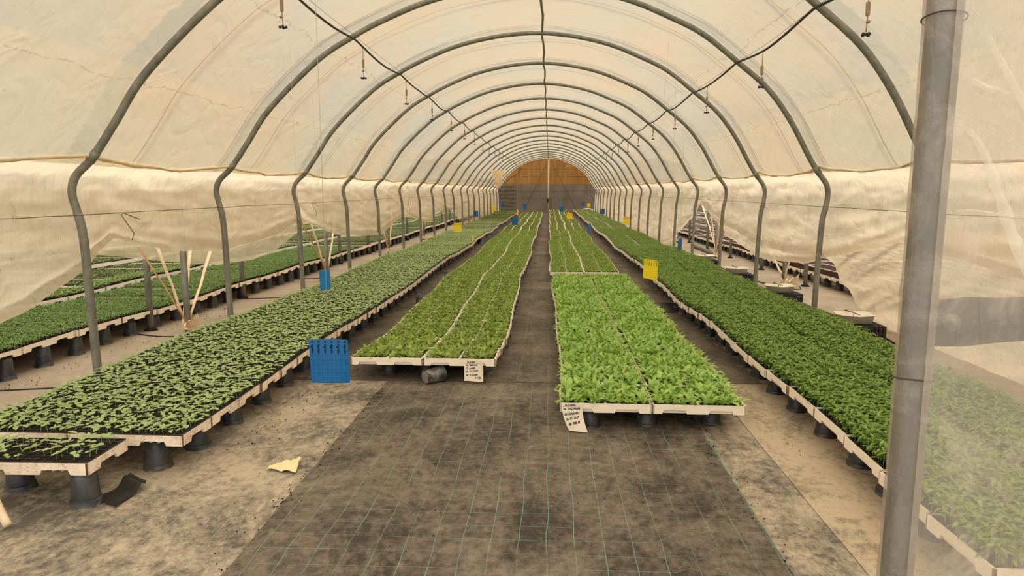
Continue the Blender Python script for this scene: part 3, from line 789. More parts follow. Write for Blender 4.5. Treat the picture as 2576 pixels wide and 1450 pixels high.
# left neighbour bed, aisle-side columns
for r in range(17):
    y=4.2+.335+.685*r
    lab='foam tray of narrow dark green seedlings beyond the left posts, edge column, %s from front'%nth(r+1)
    tray_plug(-4.70+bedx(5,y)-.05*(r<3),y,bedz(5,y),random.uniform(-.01,.01),'side',lab,'foam trays in the left neighbouring tunnel',r%4,0 if r<7 else 1,foam='foam_side_old',soil='soil_side',rx=slope(5,y))
for r in range(12):
    y=5.4+.335+.685*r
    lab='white foam tray of light green seedlings, second bed beyond the left posts, %s from front'%nth(r+1)
    tray_plug(-6.15+bedx(5,y),y,bedz(5,y)+.065,random.uniform(-.01,.01),'side2',lab,'white foam trays in the second left bed',r%4,1,foam='foam_side',soil='soil_side',rx=slope(5,y))

# far rows: one object per kind of bed
def mesh_arrays(me):
    n=len(me.vertices); V=np.zeros(n*3,dtype=np.float32); me.vertices.foreach_get('co',V); V=V.reshape(-1,3)
    F=[tuple(p.vertices) for p in me.polygons]; return V,F
def quadify(me):
    V,F=mesh_arrays(me); mi=[p.material_index for p in me.polygons]; q=[];m=[]
    for f,a in zip(F,mi):
        if len(f)==4: q.append(f); m.append(a)
        elif len(f)==3: q.append((*f,f[-1]))
    return V,np.array(q),np.array(m)
# light-weight tray body for the far rows
def far_body(w,d,h,div,cover=0):
    mb=MB(); rim=.012
    for s in (-1,1):
        mb.box((s*(w/2-rim/2),0,h/2),(rim,d,h)); mb.box((0,s*(d/2-rim/2),h/2),(w-2*rim,rim,h))
    if div: mb.box((0,0,h/2),(.016,d-2*rim,h))
    mb.box((0,0,h-.013 if not cover else h),(w-(2*rim if not cover else .008),d-(2*rim if not cover else .008),.006),1)
    V=np.concatenate(mb.v); return V,np.array(mb.f),np.array(mb.m)
def far_block(name,label,cat,places,bodykey,kinds,foamm,soilm,group=None):
    """places: (x,y,z,kind)"""
    bodies={'plug':far_body(PW,PD,FH,0,1),'side':far_body(PD,PW,FH,0,1),'carrier':far_body(CW,CD,CH,1)}
    Vb,Fb,Mb=bodies[bodykey]
    mats=[foamm,soilm]+[M[SPEC[k][5]] for k in kinds]; Ls=[]; 
    for i,(x,y,z,kind,lod) in enumerate(places):
        o=np.array([x,y,z]); Ls.append((Vb+o,Fb,Mb))
        if kind:
            offs=((-.1465,),(.1465,)) if bodykey=='carrier' else ((0,),)
            for k,(dx,) in enumerate(offs):
                (V,F,mi),_=foliage(kind,lod,(i+k)%3); Ls.append((V+o+np.array([dx,0,FH-.01]),F,np.full(len(F),2+kinds.index(kind))))
    k=0;Vs=[];Fs=[];Ms=[]
    for V,F,m in Ls: Vs.append(V);Fs.append(F+k);Ms.append(m);k+=len(V)
    me=fast_mesh(name,np.concatenate(Vs),np.concatenate(Fs),mats,np.concatenate(Ms),False)
    link(name,me,None,label=label,cat=cat,kind='stuff',group=group)
pl=[]
for r in range(N1,int((46-3.55)/D1)):
    y=3.55+PD/2+D1*r
    for c in (0,1): pl.append((-2.345-.675*c+bedx(1,y),y,bedz(1,y),'pale' if y<30 else 'short' if 0 else 'pale_far' if 0 else ('pale' if y<30 else 'side2g'),1 if y<24 else 2))
SPEC['side2g']=(.62,.30,14,7,.97,'leaf_far'); 
_old=plant
def plant(kind,P,R,lod=0): return _old({'side2g':'side'}.get(kind,kind),P,R,lod)
far_block('seedling_trays_distant','far rows of pale then greener seedling trays at the back of the left bed','trays',pl,'plug',['pale','side2g'],M['foam_old'],M['soil'])
pl=[]
for r in range(N2,int((45-5.5)/DC)):
    y=5.50+CD/2+DC*r
    for c in (0,1): pl.append((-1.35+.612*c+bedx(2,y),y,bedz(2,y),'rosette',1 if y<24 else 2))
far_block('seedling_trays_distant','far rows of rosette seedling carriers at the back of the centre-left bed','trays',pl,'carrier',['rosette'],M['foam_clean'],M['soil'])
pl=[]
for r in range(15,int((50-11.95)/DC)):
    y=11.95+CD/2+DC*r
    for c in (0,1): pl.append((.305+.614*c+bedx(3,y),y,bedz(3,y),'rosette',1 if y<24 else 2))
far_block('seedling_trays_distant','far rows of low seedling carriers reaching the end wall, centre-right bed','trays',pl,'carrier',['rosette'],M['foam_clean'],M['soil'])
pl=[]
for r in range(N4,int((48.5-2.42)/DC)):
    y=2.42+CD/2+DC*r
    for c in (0,1): pl.append((1.955+.64*c+bedx(4,y),y,bedz(4,y),'short',1 if y<24 else 2))
far_block('seedling_trays_distant','far rows of short green seedling carriers at the back of the right bed','trays',pl,'carrier',['short'],M['foam_clean'],M['soil'])
pl=[]
for r in range(0,66):
    y=3.6+.335+.685*r
    for c in range(4):
        if c==0 and 4.2<y<4.2+.685*17: continue
        pl.append((-4.70-.345*c+bedx(5,y),y,bedz(5,y),'side',1 if y<16 else 2))
far_block('seedling_trays_distant','block of dark green seedling trays filling the first bed beyond the left posts','trays',pl,'side',['side'],M['foam_clean'],M['soil'])
pl=[]
for r in range(0,60):
    y=5.4+.335+.685*r
    for c in range(4):
        if not (c==0 and r<12): pl.append((-6.15-.345*c+bedx(5,y),y,bedz(5,y)+.065,'side2',2))
        pl.append((-7.75-.345*c+bedx(5,y),y+1.2,bedz(5,y)+.12,'side2',2))
        if c<3: pl.append((-9.3-.345*c+bedx(5,y),y+1.2,bedz(5,y)+.17,'side2',2))
far_block('seedling_trays_distant','blocks of light green seedling trays in the farther beds left of the tunnel','trays',pl,'side',['side2'],M['foam_white'],M['soil'])
# right neighbour: trays of bare soil
for r in range(18):
    y=6.4+.335+.685*r
    t=tray_plug(4.72+bedx(6,y),y,bedz(6,y)-.005,random.uniform(-.01,.01),None,'foam tray of bare brown soil beyond the right posts, edge column, %s from front'%nth(r+1),'foam trays of bare soil in the right neighbouring tunnel',foam='foam_side_old',soil='soil_side_red',rx=slope(6,y))
    t.name='soil_tray'
pl=[]
for r in range(0,64):
    y=5.0+.335+.685*r
    for c in range(15):
        if c==0 and 6.4<y<6.4+.685*18: continue
        gap=.12*(c//4)
        pl.append((4.72+.40*c+gap+bedx(6,y)*.6,y,bedz(6,y)-.005+.01*math.sin(y+c),None,2))
far_block('soil_trays_distant','field of bare soil trays with white rims in the right neighbouring tunnel','trays',pl,'side',[],M['foam_white'],M['soil_red'])

# ------------------------------------------------------------------ pots
def pot_mesh():
    return MB().lathe([(.001,1),(.05,1),(.0545,.995),(.056,.985),(.066,.2),(.0665,.185),(.071,.18),(.072,.165),(.074,.04),(.0765,.03),(.078,.0)],28).mesh('pot_body',M['pot'])
PM=pot_mesh()
def pot(x,y,h,lab,group,s=1.):
    o=link('plant_pot',PM,None,(x,y,0),(0,0,random.uniform(0,6)),lab,'pot',group); o.scale=(s,s,h); return o
G1='upturned black pots holding up the seedling trays'
pot(-2.37,3.20,.179,'dusty upturned black pot under the corner of the nearest jutting tray',G1,1.03)
pot(-2.85,3.36,.179,'upturned black pot half hidden at the left edge under the nearest tray',G1)
pot(-2.27,3.68,bedz(1,3.68)-.001,'upturned black pot in deep shade just behind the nearest jutting tray',G1,1.05)
for i in range(36):
    y=4.0+.455*i*(1 if i<30 else 1)
    pot(-2.165+bedx(1,y),y,bedz(1,y)-.003,'upturned black pot under the aisle edge of the left bed, %s from front'%nth(i+1),G1,random.uniform(.95,1.05))
for i,(x,y) in enumerate(((-1.40,5.80),(-1.04,5.66),(-.56,5.85),(-1.3,6.3),(-.62,6.35),(-1.0,6.3))):
    pot(x,y,bedz(2,y)-.002,['upturned black pot under the front left of the centre-left bed','upturned black pot behind the tipped pot, centre-left bed','upturned black pot behind the left paper label','upturned pot in shade behind the front left pot, centre-left bed','upturned pot in shade behind the left paper label','upturned pot in shade under the middle of the centre-left bed'][i],G1)
for i in range(26):
    y=6.8+.46*i; pot(-.50+bedx(2,y),y,bedz(2,y)-.003,'upturned black pot under the aisle edge of the centre-left bed, %s from front'%nth(i+1),G1)
for i,(x,y) in enumerate(((.285,4.52),(.675,4.56),(1.13,4.62),(.3,5.05),(.7,5.1),(1.13,5.1))):
    pot(x,y,bedz(3,y)-.002,['upturned black pot beside the right paper label','upturned black pot under the middle of the bright bed front','upturned black pot under the right front of the bright bed','upturned pot in shade behind the pot beside the right paper label','upturned pot in shade under the middle of the bright bed','upturned pot in shade under the right side of the bright bed'][i],G1,.97)
for i in range(22):
    y=5.6+.46*i; pot(.14+bedx(3,y),y,bedz(3,y)-.003,'upturned black pot under the left edge of the centre-right bed, %s from front'%nth(i+1),G1)
for i,y in enumerate([2.62,3.10,3.53,3.92,4.42,4.93,5.37,5.82,6.22,6.68]+[7.1+.45*k for k in range(36)]):
    pot(1.80+bedx(4,y),y,bedz(4,y)-.003,'upturned black pot under the aisle edge of the right bed, %s from front'%nth(i+1),G1,random.uniform(.98,1.06))
for i in range(38):
    y=4.5+.455*i; pot(-4.63+bedx(5,y),y,bedz(5,y)-.003,'upturned black pot under the first bed beyond the left posts, %s from front'%nth(i+1),G1)
for i in range(36):
    y=6.6+.455*i; pot(4.66+bedx(6,y),y,bedz(6,y)-.008,'upturned pot under the bare soil trays beyond the right posts, %s from front'%nth(i+1),G1)
mb=MB(); R_=random.Random(5)
def lowpot(x,y,h): mb.lathe([(.001,h),(.056,h),(.066,.03),(.076,.028),(.078,0)],10,(x,y,0))
for k in range(92):
    y=3.75+.455*k
    lowpot(-3.0+bedx(1,y),y,bedz(1,y)-.003); 
    if k%2: lowpot(-3.28+bedx(1,y),y,bedz(1,y)-.003)
    if y>20.5: lowpot(-2.085+bedx(1,y),y,bedz(1,y)-.003)
for k in range(86):
    y=5.72+.46*k
    if k: lowpot(-1.5+bedx(2,y),y,bedz(2,y)-.003)
    if y>18.8: lowpot(-.50+bedx(2,y),y,bedz(2,y)-.003)
    if k>2: lowpot(-1.03+bedx(2,y),y,bedz(2,y)-.003)
for k in range(98):
    y=5.62+.46*k
    if 11.15<y<12.0: continue
    lowpot(1.16+bedx(3,y),y,bedz(3,y)-.003); lowpot(.68+bedx(3,y),y,bedz(3,y)-.003)
    if y>15.8: lowpot(.14+bedx(3,y),y,bedz(3,y)-.003)
for k in range(98):
    y=2.7+.46*k; lowpot(2.28+bedx(4,y),y,bedz(4,y)-.003); lowpot(2.75+bedx(4,y),y,bedz(4,y)-.003)
    if y>23.3: lowpot(1.765+bedx(4,y),y,bedz(4,y)-.003)
for k in range(90):
    y=4.3+.46*k; lowpot(-5.5+bedx(5,y),y,bedz(5,y)-.003); lowpot(-6.15+bedx(5,y),y+1,bedz(5,y)+.06); lowpot(-7.8+bedx(5,y),y+1.4,bedz(5,y)+.115)
    if y>21.8: lowpot(-4.63+bedx(5,y),y,bedz(5,y)-.003); lowpot(4.66+bedx(6,y),y,bedz(6,y)-.008)
link('plant_pots_shaded',mb.mesh('pots',M['pot']),None,label='rows of black pots in deep shade under the inner and distant parts of the beds',cat='pots',kind='stuff')
# tipped pot in front of the centre-left bed
t=thing('plant_pot','black pot tipped on its side in front of the centre-left bed','pot',(-.96,5.50,.068)); t.rotation_euler=Vector((.72,.66,.06)).to_track_quat('Z','Y').to_euler()
obj('pot_body',MB().lathe([(.001,0),(.052,0),(.055,.006),(.066,.135),(.071,.14),(.072,.15),(.076,.165),(.077,.168),(.071,.168),(.063,.13),(.050,.006)],28,(0,0,-.08)),M['pot'],t)
obj('dried_mud',MB().lathe([(.001,-.003),(.04,-.004),(.053,-.001)],20,(0,0,-.08)),simple('mud',srgb(138,126,106),.9,var=.4,scale=60),t,label='dried grey mud caked on the pot base')
o=link('plant_pot',PM,None,(-1.86,9.55,.07),(PI/2+.1,0,1.2),'black pot lying on its side far along the aisle beside the left bed','pot'); o.scale=(1,1,.16)

# ------------------------------------------------------------------ sticky traps
def text_mesh(s,size,mat,depth=0,shear=0,off=0):
    cu=bpy.data.curves.new('t','FONT'); cu.body=s; cu.size=size; cu.shear=shear; cu.offset=off; cu.align_x='LEFT'; cu.resolution_u=3; cu.extrude=.0002
    o=bpy.data.objects.new('t',cu); COL.objects.link(o); dg=bpy.context.evaluated_depsgraph_get(); me=bpy.data.meshes.new_from_object(o.evaluated_get(dg)); bpy.data.objects.remove(o)
    me.materials.clear(); me.materials.append(mat); return me
def print_mesh(mat):
    """six columns of the word, reading downwards, with a small winged mark above each"""
    me0=text_mesh('Agrobio',.0185,mat,off=.0006); V,F=mesh_arrays(me0); mb=MB()
    for c in range(6):
        x0=-.097+.0372*c
        W=np.stack([x0+V[:,1]*1.0, np.full(len(V),-.0012)-V[:,2]*0, -.026-V[:,0]*.88],1); mb.add(W,F)
        for a in (.7,2.44,-.7,-2.44):
            cx,cz=x0+.006,-.012; mb.sphere((cx+.0042*math.cos(a),-.0012,cz+.0042*math.sin(a)),.0026,(1.3,.2,1.0),nu=8,nv=5)
        mb.tube([(x0+.001,-.0014,-.017),(x0+.011,-.0014,-.007)],.0008,5)
    W=np.concatenate(mb.v); u=W[:,0]/.222; v=np.clip(-W[:,2]/.252,0,1); W[:,1]+=.010*(u*u*4)*(.4+v*.6)-.008; mb.v=[W]
    return mb.mesh('print',mat)
PRM=print_mesh(M['inkblue'])
PRY=print_mesh(simple('trap_ink_brown',srgb(110,80,10),.6))
def sheet_mesh(name,mat,w=.222,h=.252):
    G=np.zeros((9,9,3))
    for i in range(9):
        for j in range(9):
            u=i/8-.5; v=j/8; G[i,j]=(u*w+.004*v,.010*(u*u*4)*(.4+v*.6)-.008,-v*h+.004*(1-4*u*u)*(v<.1))
    mb=MB().grid(G); G2=G.copy(); G2[:,:,1]+=.0008; mb.grid(G2[::-1]); return mb.mesh(name,mat)
SH={'b':sheet_mesh('sheet_blue',M['trap_blue']),'l':sheet_mesh('sheet_blue_light',M['trap_blue_light']),'y':sheet_mesh('sheet_yellow',M['trap_yellow'])}
def trap(px_x,zc,y,col,rz,lab,prt=True,tilt=0.,xw=None):
    t=thing('sticky_trap',lab,'sticky trap',(px_x,y,zc+.126),rz,'coloured sticky traps hung over the beds'); t.rotation_euler=(0,tilt,rz)
    link('sheet',SH[col],t)
    if prt: link('printing',PRY if col=='y' else PRM,t)
    top=roof_z(px_x)-.03-(zc+.126)
    obj('thread',MB().tube([(0,0,-.02),(.002,.0,top*.5),(0,0,top)],.0013 if y<12 else .0022,4),M['thread'],t)
    return t
def tp(px,py,hpx): 
    y=430./hpx; return (px-1383)/1717*y, 1.6-(py-479)/1717*y, y
TR=[ # x, z, y, colour, turn, label
(-1.245,.637,3.72,'b',0.03,'large blue sticky trap in the foreground hanging beside the left bed',1,0.),
(1.32,.58,8.9,'y',-.75,'large yellow sticky trap hanging over the right bed edge',1,.06),
(-2.895,.45,8.6,'l',1.25,'narrow light blue sticky trap above the left bed near the posts',0,-.05),
(2.70,.49,14.3,'b',1.0,'narrow blue sticky trap above the right bed near the right posts',0,0),
(-2.62,.55,19.4,'y',.2,'yellow sticky trap hanging over the left bed beside the left posts',1,0),
(1.12,.53,19.4,'b',1.05,'narrow blue sticky trap above the right aisle in the middle distance',0,.02),
(-1.19,.55,23.5,'b',.4,'blue sticky trap above the aisle where the left beds meet',0,0),
(2.62,.57,23.6,'y',.3,'yellow sticky trap beside the distant right posts',1,0),
(.80,.58,27.5,'y',.2,'yellow sticky trap hanging over the distant centre-right bed',1,0),
(-3.15,.60,29.2,'b',.4,'blue sticky trap among the distant left posts',0,0),
(-1.45,.6,31,'y',1.3,'narrow yellow sticky trap seen nearly edge-on over the far aisle',0,0),
(2.45,.63,32,'b',.3,'blue sticky trap near the far right posts',0,0),
(.64,.59,37,'b',.3,'lower of two blue sticky traps one above the other near the end wall',0,0),
(-2.8,.72,34.5,'y',.5,'yellow sticky trap beside the farthest left posts',0,0),
(-1.38,.70,38.5,'b',.5,'blue sticky trap hanging before the grey cloth left of the pole',0,0),
(-3.0,.72,44,'b',.4,'blue sticky trap in front of the doorway cloth in the end wall',0,0),
(.66,.74,43,'l',.9,'upper of two blue sticky traps one above the other near the end wall',0,0),
(2.1,.74,43,'b',.5,'small blue sticky trap near the right end of the far wall',0,0),
(2.6,.62,46,'y',.2,'small yellow sticky trap before the white sack at the far right',0,0)]
for x,z,y,c,rz,lab,p,tl in TR: trap(x,z,y,c,rz,lab,bool(p),tl)
t=thing('plant_stake','thin yellow topped stake standing at the edge of the left bed in mid distance','stake',(-1.85,16.5,.003))
obj('rod',MB().tube([(0,0,0),(0,0,.25),(0.005,0,.5)],.006,6),M['cream'],t); obj('tag',MB().box((0,0,.45),(.035,.006,.12)),M['trap_yellow'],t)
# threads with no trap, seen against the roof
for x,y,z0,lab in ((-2.62,7.0,.32,'long thin vertical thread hanging over the left bed, leftmost'),(1.75,10.0,.35,'long thin vertical thread hanging over the right bed')):
    obj('hanging_thread',MB().tube([(x,y,z0),(x+.01,y,1.5),(x,y,roof_z(x)-.03)],.0012,4),M['thread'],label=lab,cat='thread')

# ------------------------------------------------------------------ paper labels
def paper(loc,lines,lab,w,h,rz,skew=0.):
    t=thing('paper_label',lab,'paper label',loc,rz)
    G=np.zeros((9,13,3))
    def surf(u,v): # u -.5...5, v 0..1 downwards
        return (u*w*(1-.12*skew*v)+skew*.045*v*v, -.004-.012*v+.010*math.sin(v*3.0)*(.4+u)+.006*(u*u*4-.5)*v, -v*h-.004*math.sin(u*5)*(v>.9))
    for i in range(9):
        for j in range(13): G[i,j]=surf(i/8-.5,j/12)
    mb=MB().grid(G); G2=G.copy(); G2[:,:,1]+=.0006; mb.grid(G2[::-1])
    obj('sheet',mb,M['paper'],t)
    for k,(s,x0,z0,size,rot) in enumerate(lines):
        me=text_mesh(s,size,M['ink'],shear=.25,off=.0007)
        n=len(me.vertices); V=np.zeros(n*3); me.vertices.foreach_get('co',V); V=V.reshape(-1,3)
        c,s_=math.cos(rot),math.sin(rot); X=V[:,0]*c-V[:,1]*s_; Z=V[:,0]*s_+V[:,1]*c
        rj=np.random.default_rng(k+5); X=X+.0008*np.sin(Z*900+k); Z=Z*1.12+.0010*np.sin(X*260+k)
        out=np.zeros_like(V)
        for i in range(n):
            u=(x0+X[i]/w)-.5; v=z0-Z[i]/h; p=surf(u,v); out[i]=(p[0],p[1]-.0011,p[2])
        me.vertices.foreach_set('co',out.ravel().astype(np.float32)); me.update()
        link('handwriting',me,t)
    mb=MB()
    a=[surf(-.46+.07*q,.115+.002*math.sin(q)) for q in range(13)]; mb.tube([(p[0],p[1]-.0009,p[2]) for p in a],.0006,4); obj('underline',mb,M['ink'],t)
paper((-.617,5.478,.200),[('24.10.0092',.14,.085,.0155,0.),('vfr. BaRocci',.07,.24,.020,.03),("'T. nu286",.09,.40,.020,.03),('Sh. 21.12.24',.06,.56,.021,.05),('vfr. 415 x184',.08,.73,.018,.02),('x 12g',.56,.86,.021,.0)],'white handwritten paper label hanging from the centre-left bed front',.156,.168,.03)
paper((.158,4.372,.203),[('24.15.0093n',.15,.09,.0145,.03),('vfr. ToSCANAS',.06,.23,.0175,.04),('20.103065927',.07,.43,.0185,.10),('Sh. 30. 12.24',.10,.61,.0185,.17),('qfr. 308. M',.15,.78,.0195,.16)],'white handwritten paper label hanging lower at the bright bed front left corner',.138,.185,-.04,1.0)

# ------------------------------------------------------------------ crates and tubs
def crate_mb():
    mb=MB(); w,d,h=.40,.58,.215
    for z in (.006,.075,.145,h-.008): 
        for s in (-1,1): mb.box((s*(w/2-.006),0,z),(.012,d,.018)); mb.box((0,s*(d/2-.006),z),(w,.012,.018))
    for i in range(14):
        for s in (-1,1): mb.box((s*(w/2-.006),-d/2+.02+i*(d-.04)/13,h/2),(.008,.016,h-.01))
    for i in range(10):
        for s in (-1,1): mb.box((-w/2+.02+i*(w-.04)/9,s*(d/2-.006),h/2),(.016,.008,h-.01))
    for sx in (-1,1):
        for sy in (-1,1): mb.box((sx*(w/2-.012),sy*(d/2-.012),h/2),(.026,.026,h))
    for i in range(9): mb.box((-w/2+.04+i*.04,0,h-.006),(.010,d,.010))
    for i in range(14): mb.box((0,-d/2+.03+i*.04,h-.006),(w,.010,.010))
    return mb
def tub_parts(t):
    mb=MB(); w,d,h=.27,.36,.09; ring=[]
    def loop(sw,sd,z,wav=0):
        pts=[]
        for k in range(48):
            a=2*PI*k/48; c,s_=math.cos(a),math.sin(a); q=(abs(c)**6+abs(s_)**6)**(-1/6)
            pts.append((c*q*sw/2,s_*q*sd/2,z-wav*max(0,1-abs(s_)*3.)*.9*(abs(c)>.5)*0-wav*(math.exp(-(s_*q*2.6)**2)*(abs(c)>abs(s_))+math.exp(-(c*q*2.6)**2)*(abs(s_)>=abs(c)))))
        return pts
    L=[loop(w-.05,d-.05,.0),loop(w-.012,d-.012,h,.010),loop(w+.012,d+.012,h+.002,.010),loop(w+.012,d+.012,h-.006,.010),loop(w-.016,d-.016,h-.004,.010),loop(w-.056,d-.056,.006)]
    V=[p for l in L for p in l]; F=[]
    for i in range(5):
        for k in range(48): F.append((i*48+k,i*48+(k+1)%48,(i+1)*48+(k+1)%48,(i+1)*48+k))
    F.append(tuple(range(47,-1,-1))); F.append(tuple(5*48+k for k in range(48))); mb.add(V,F,0,True)
    obj('basin',mb,M['tub'],t)
    mb=MB().tube([(-.13,.0,.098),(0,.02,.10),(.16,.04,.10)],.004,6); mb.tube([(-.02,.017,.10),(-.02,.017,.055)],.004,6); mb.sphere((.12,.035,.103),.009)
    obj('float_valve',mb,M['sprink_dark'],t,label='thin black pipe with a valve across the tub rim')
places=[(3.25,7.34,.0,'nearest the wrapped post'),(3.20,9.55,.04,'second from the front'),(3.19,11.72,0,'third from the front'),(3.16,13.95,.03,'farthest in the row')]
c0=None; t0=None
for i,(x,y,rz,w_) in enumerate(places):
    lc='black slatted plastic crate on the floor beside the right bed, %s'%w_; lt='white plastic tub on a black crate beside the right bed, %s'%w_
    if c0 is None:
        c0=thing('crate',lc,'crate',(x,y,0),rz,'black crates along the right posts'); obj('crate_frame',crate_mb(),M['crate'],c0)
        t0=thing('tub',lt,'tub',(x-.01,y-.02,.215),1.57+rz,'white tubs on the black crates'); tub_parts(t0)
    else:
        h=dup(c0); h.location=(x,y,0); h.rotation_euler=(0,0,rz); h['label']=lc
        h=dup(t0); h.location=(x-.02,y-.03,.215); h.rotation_euler=(0,0,1.5+rz*2); h['label']=lt
obj('drain_pipe',MB().tube([(4.05,17.2,.05),(4.08,18.4,.05),(4.07,19.7,.05)],.05,14),M['grey_pipe'],label='fat grey pipe lying on the floor beyond the right posts',cat='pipe')

# ------------------------------------------------------------------ things on the floor
def scrap(name,c,n,m,zf,mat,lab):
    c=[np.array(p) for p in c]; G=np.zeros((n+1,m+1,3))
    for i in range(n+1):
        for j in range(m+1):
            u=i/n;v=j/m; p=(1-u)*((1-v)*c[0]+v*c[3])+u*((1-v)*c[1]+v*c[2]); G[i,j]=(p[0]+.01*nz(u*4,v*4,1),p[1]+.01*nz(u*4,v*4,5),.009+max(0,zf(u,v)))
    mb=MB().grid(G); G2=G.copy(); G2[:,:,2]+=.0015; mb.grid(G2[::-1]); obj(name,mb,mat,label=lab,cat='scrap')
scrap('paper_scrap',[(-1.62,3.655),(-1.43,3.615),(-1.46,3.79),(-1.57,3.75)],16,12,lambda u,v:.010*abs(math.sin(u*6+v*3))+.010*nz(u*5,v*5,2)+.014*u*v,M['scrap'],'crumpled pale yellow plastic scrap on the floor left of the dark mat')
scrap('plastic_offcut',[(-2.345,3.235),(-2.185,3.155),(-2.17,3.40),(-2.30,3.46)],10,14,lambda u,v:.07*max(0,v-.45)**1.3*2*(1-.3*u)-.02*(v>.9)+.006*math.sin(v*9),M['black_sheet'],'curled black plastic offcut on the floor beside the nearest pot')
obj('bent_pipe',MB().tube([(-2.77,2.98,.45),(-2.70,2.97,.28),(-2.655,2.96,.15),(-2.625,2.95,.09),(-2.60,2.94,.055),(-2.555,2.91,.025)],.019,10),M['cream'],label='dirty cream pipe with bent foot at the bottom left edge',cat='pipe')
def floor_hose(pts,lab,r=.006,m='hose'):
    P=catmull([(a,b,r+.001) for a,b in pts],8); obj('floor_cable',MB().tube(P,r,6),M[m],label=lab,cat='cable')
floor_hose([(-3.42,5.35),(-3.7,5.22),(-4.1,5.15),(-4.6,5.02),(-5.0,4.9)],'thin black cable crossing the floor left of the nearest hoop leg')
floor_hose([(-3.4,4.7),(-3.9,4.55),(-4.4,4.55)],'short dark cable on the floor nearest the left edge')
floor_hose([(-3.5,8.0),(-4.0,7.25),(-4.3,7.15),(-4.7,7.3)],'black cable looping around the nearest strap anchor')
floor_hose([(-3.5,10.6),(-4.0,9.95),(-4.6,9.75)],'black cable on the floor by the second left neighbour post')
floor_hose([(-3.5,13.0),(-4.0,12.3),(-4.6,12.1)],'black cable on the floor by the second left strap bundle')
floor_hose([(3.55,14.3),(3.62,12.6),(3.75,11.5),(3.66,10.5),(3.60,9.4),(3.72,8.2),(3.62,7.2)],'long black hose on the floor behind the right posts',.010)
floor_hose([(3.75,11.5),(4.05,11.2),(4.2,11.6)],'thin black cable by the nearest right strap anchor')
# scattered crumbs of soil
R=np.random.default_rng(3); mb=MB()
def crumb(x,y,s): mb.sphere((x,y,s*.5+.006),s,(1,1,.6),nu=5,nv=3)
for _ in range(150): y=R.uniform(1.9,5.4); crumb(-1.36+R.normal(0,.035),y,R.uniform(.002,.006))
for _ in range(110): y=R.uniform(1.9,5.4); crumb(1.03+R.normal(0,.04),y,R.uniform(.002,.006))
for _ in range(150): crumb(-2.0+abs(R.normal(0,.16)),R.uniform(3.9,6.5),R.uniform(.002,.006))
for _ in range(150): crumb(R.uniform(-2.2,1.7),R.uniform(2.2,5.6),R.uniform(.0015,.0045))
for _ in range(80): crumb(-4.35+R.normal(0,.08),R.uniform(5,9),R.uniform(.003,.007))
obj('soil_crumbs',mb,M['soil'],label='dark crumbs of soil scattered along the mat edges and beside the left bed',cat='soil',kind='stuff')
# rag and far details
G=np.zeros((12,8,3))
for i in range(12):
    for j in range(8):
        u=i/11; v=j/7-.5; G[i,j]=(-2.55+v*(.75-.6*u)+.05*nz(i*.4,j*.4,1),34.+.08*math.sin(j*1.5),2.55-.9*u+.12*abs(v))
obj('hanging_rag',MB().grid(G),M['strap'],label='torn cream rag of film hanging from the roof at the far left',cat='rag')
t=thing('end_pole','cream pole standing in the middle of the end wall','pole',(-.11,YEND-.35,0))
obj('pole',MB().tube([(0,0,0),(.0,0,2),(.02,0,3.85)],.055,12),M['pole'],t); obj('bracket',MB().box((-.05,-.05,.85),(.14,.1,.3)),M['crate'],t)
for i,(a,b,lab) in enumerate((((-.1,3.8),(-1.9,.1),'left thin brace wire slanting down from the top of the end pole'),((0,3.8),(2.0,.1),'right thin brace wire slanting down from the top of the end pole'))):
    obj('brace_wire',MB().tube([(a[0],YEND-.12,a[1]),((a[0]+b[0])/2,YEND-.12,(a[1]+b[1])/2),(b[0],YEND-.12,b[1])],.012,6),M['dark_wire'],label=lab,cat='wire')
for i,(z,lab) in enumerate(((2.6,'middle'),(3.15,'upper'),(1.55,'lower'),(1.05,'lowest'))):
    w=float(3.5 if z<2 else 3.0 if z<3 else 2.4); obj('cross_wire',MB().tube([(-w,YEND-.09,z),(0,YEND-.09,z-.02),(w-.3,YEND-.09,z)],.008,5),M['dark_wire'],label='%s horizontal wire across the end wall cloth'%lab,cat='wire')
obj('looped_hose',MB().tube(catmull([(-2.1,YEND-.5,3.2),(-2.35,YEND-.5,2.8),(-3.0,YEND-.5,2.4),(-3.5,YEND-.5,2.0)],8),.02,6),M['hose'],label='black hose drooping across the left of the brown end cloth',cat='hose')
mb=MB(); mb.sphere((2.75,YEND-.9,.16),.38,(1.15,.8,.42),nu=16,nv=10); obj('sack',mb,M['tub'],label='white sack lying on the floor at the far right corner',cat='sack')

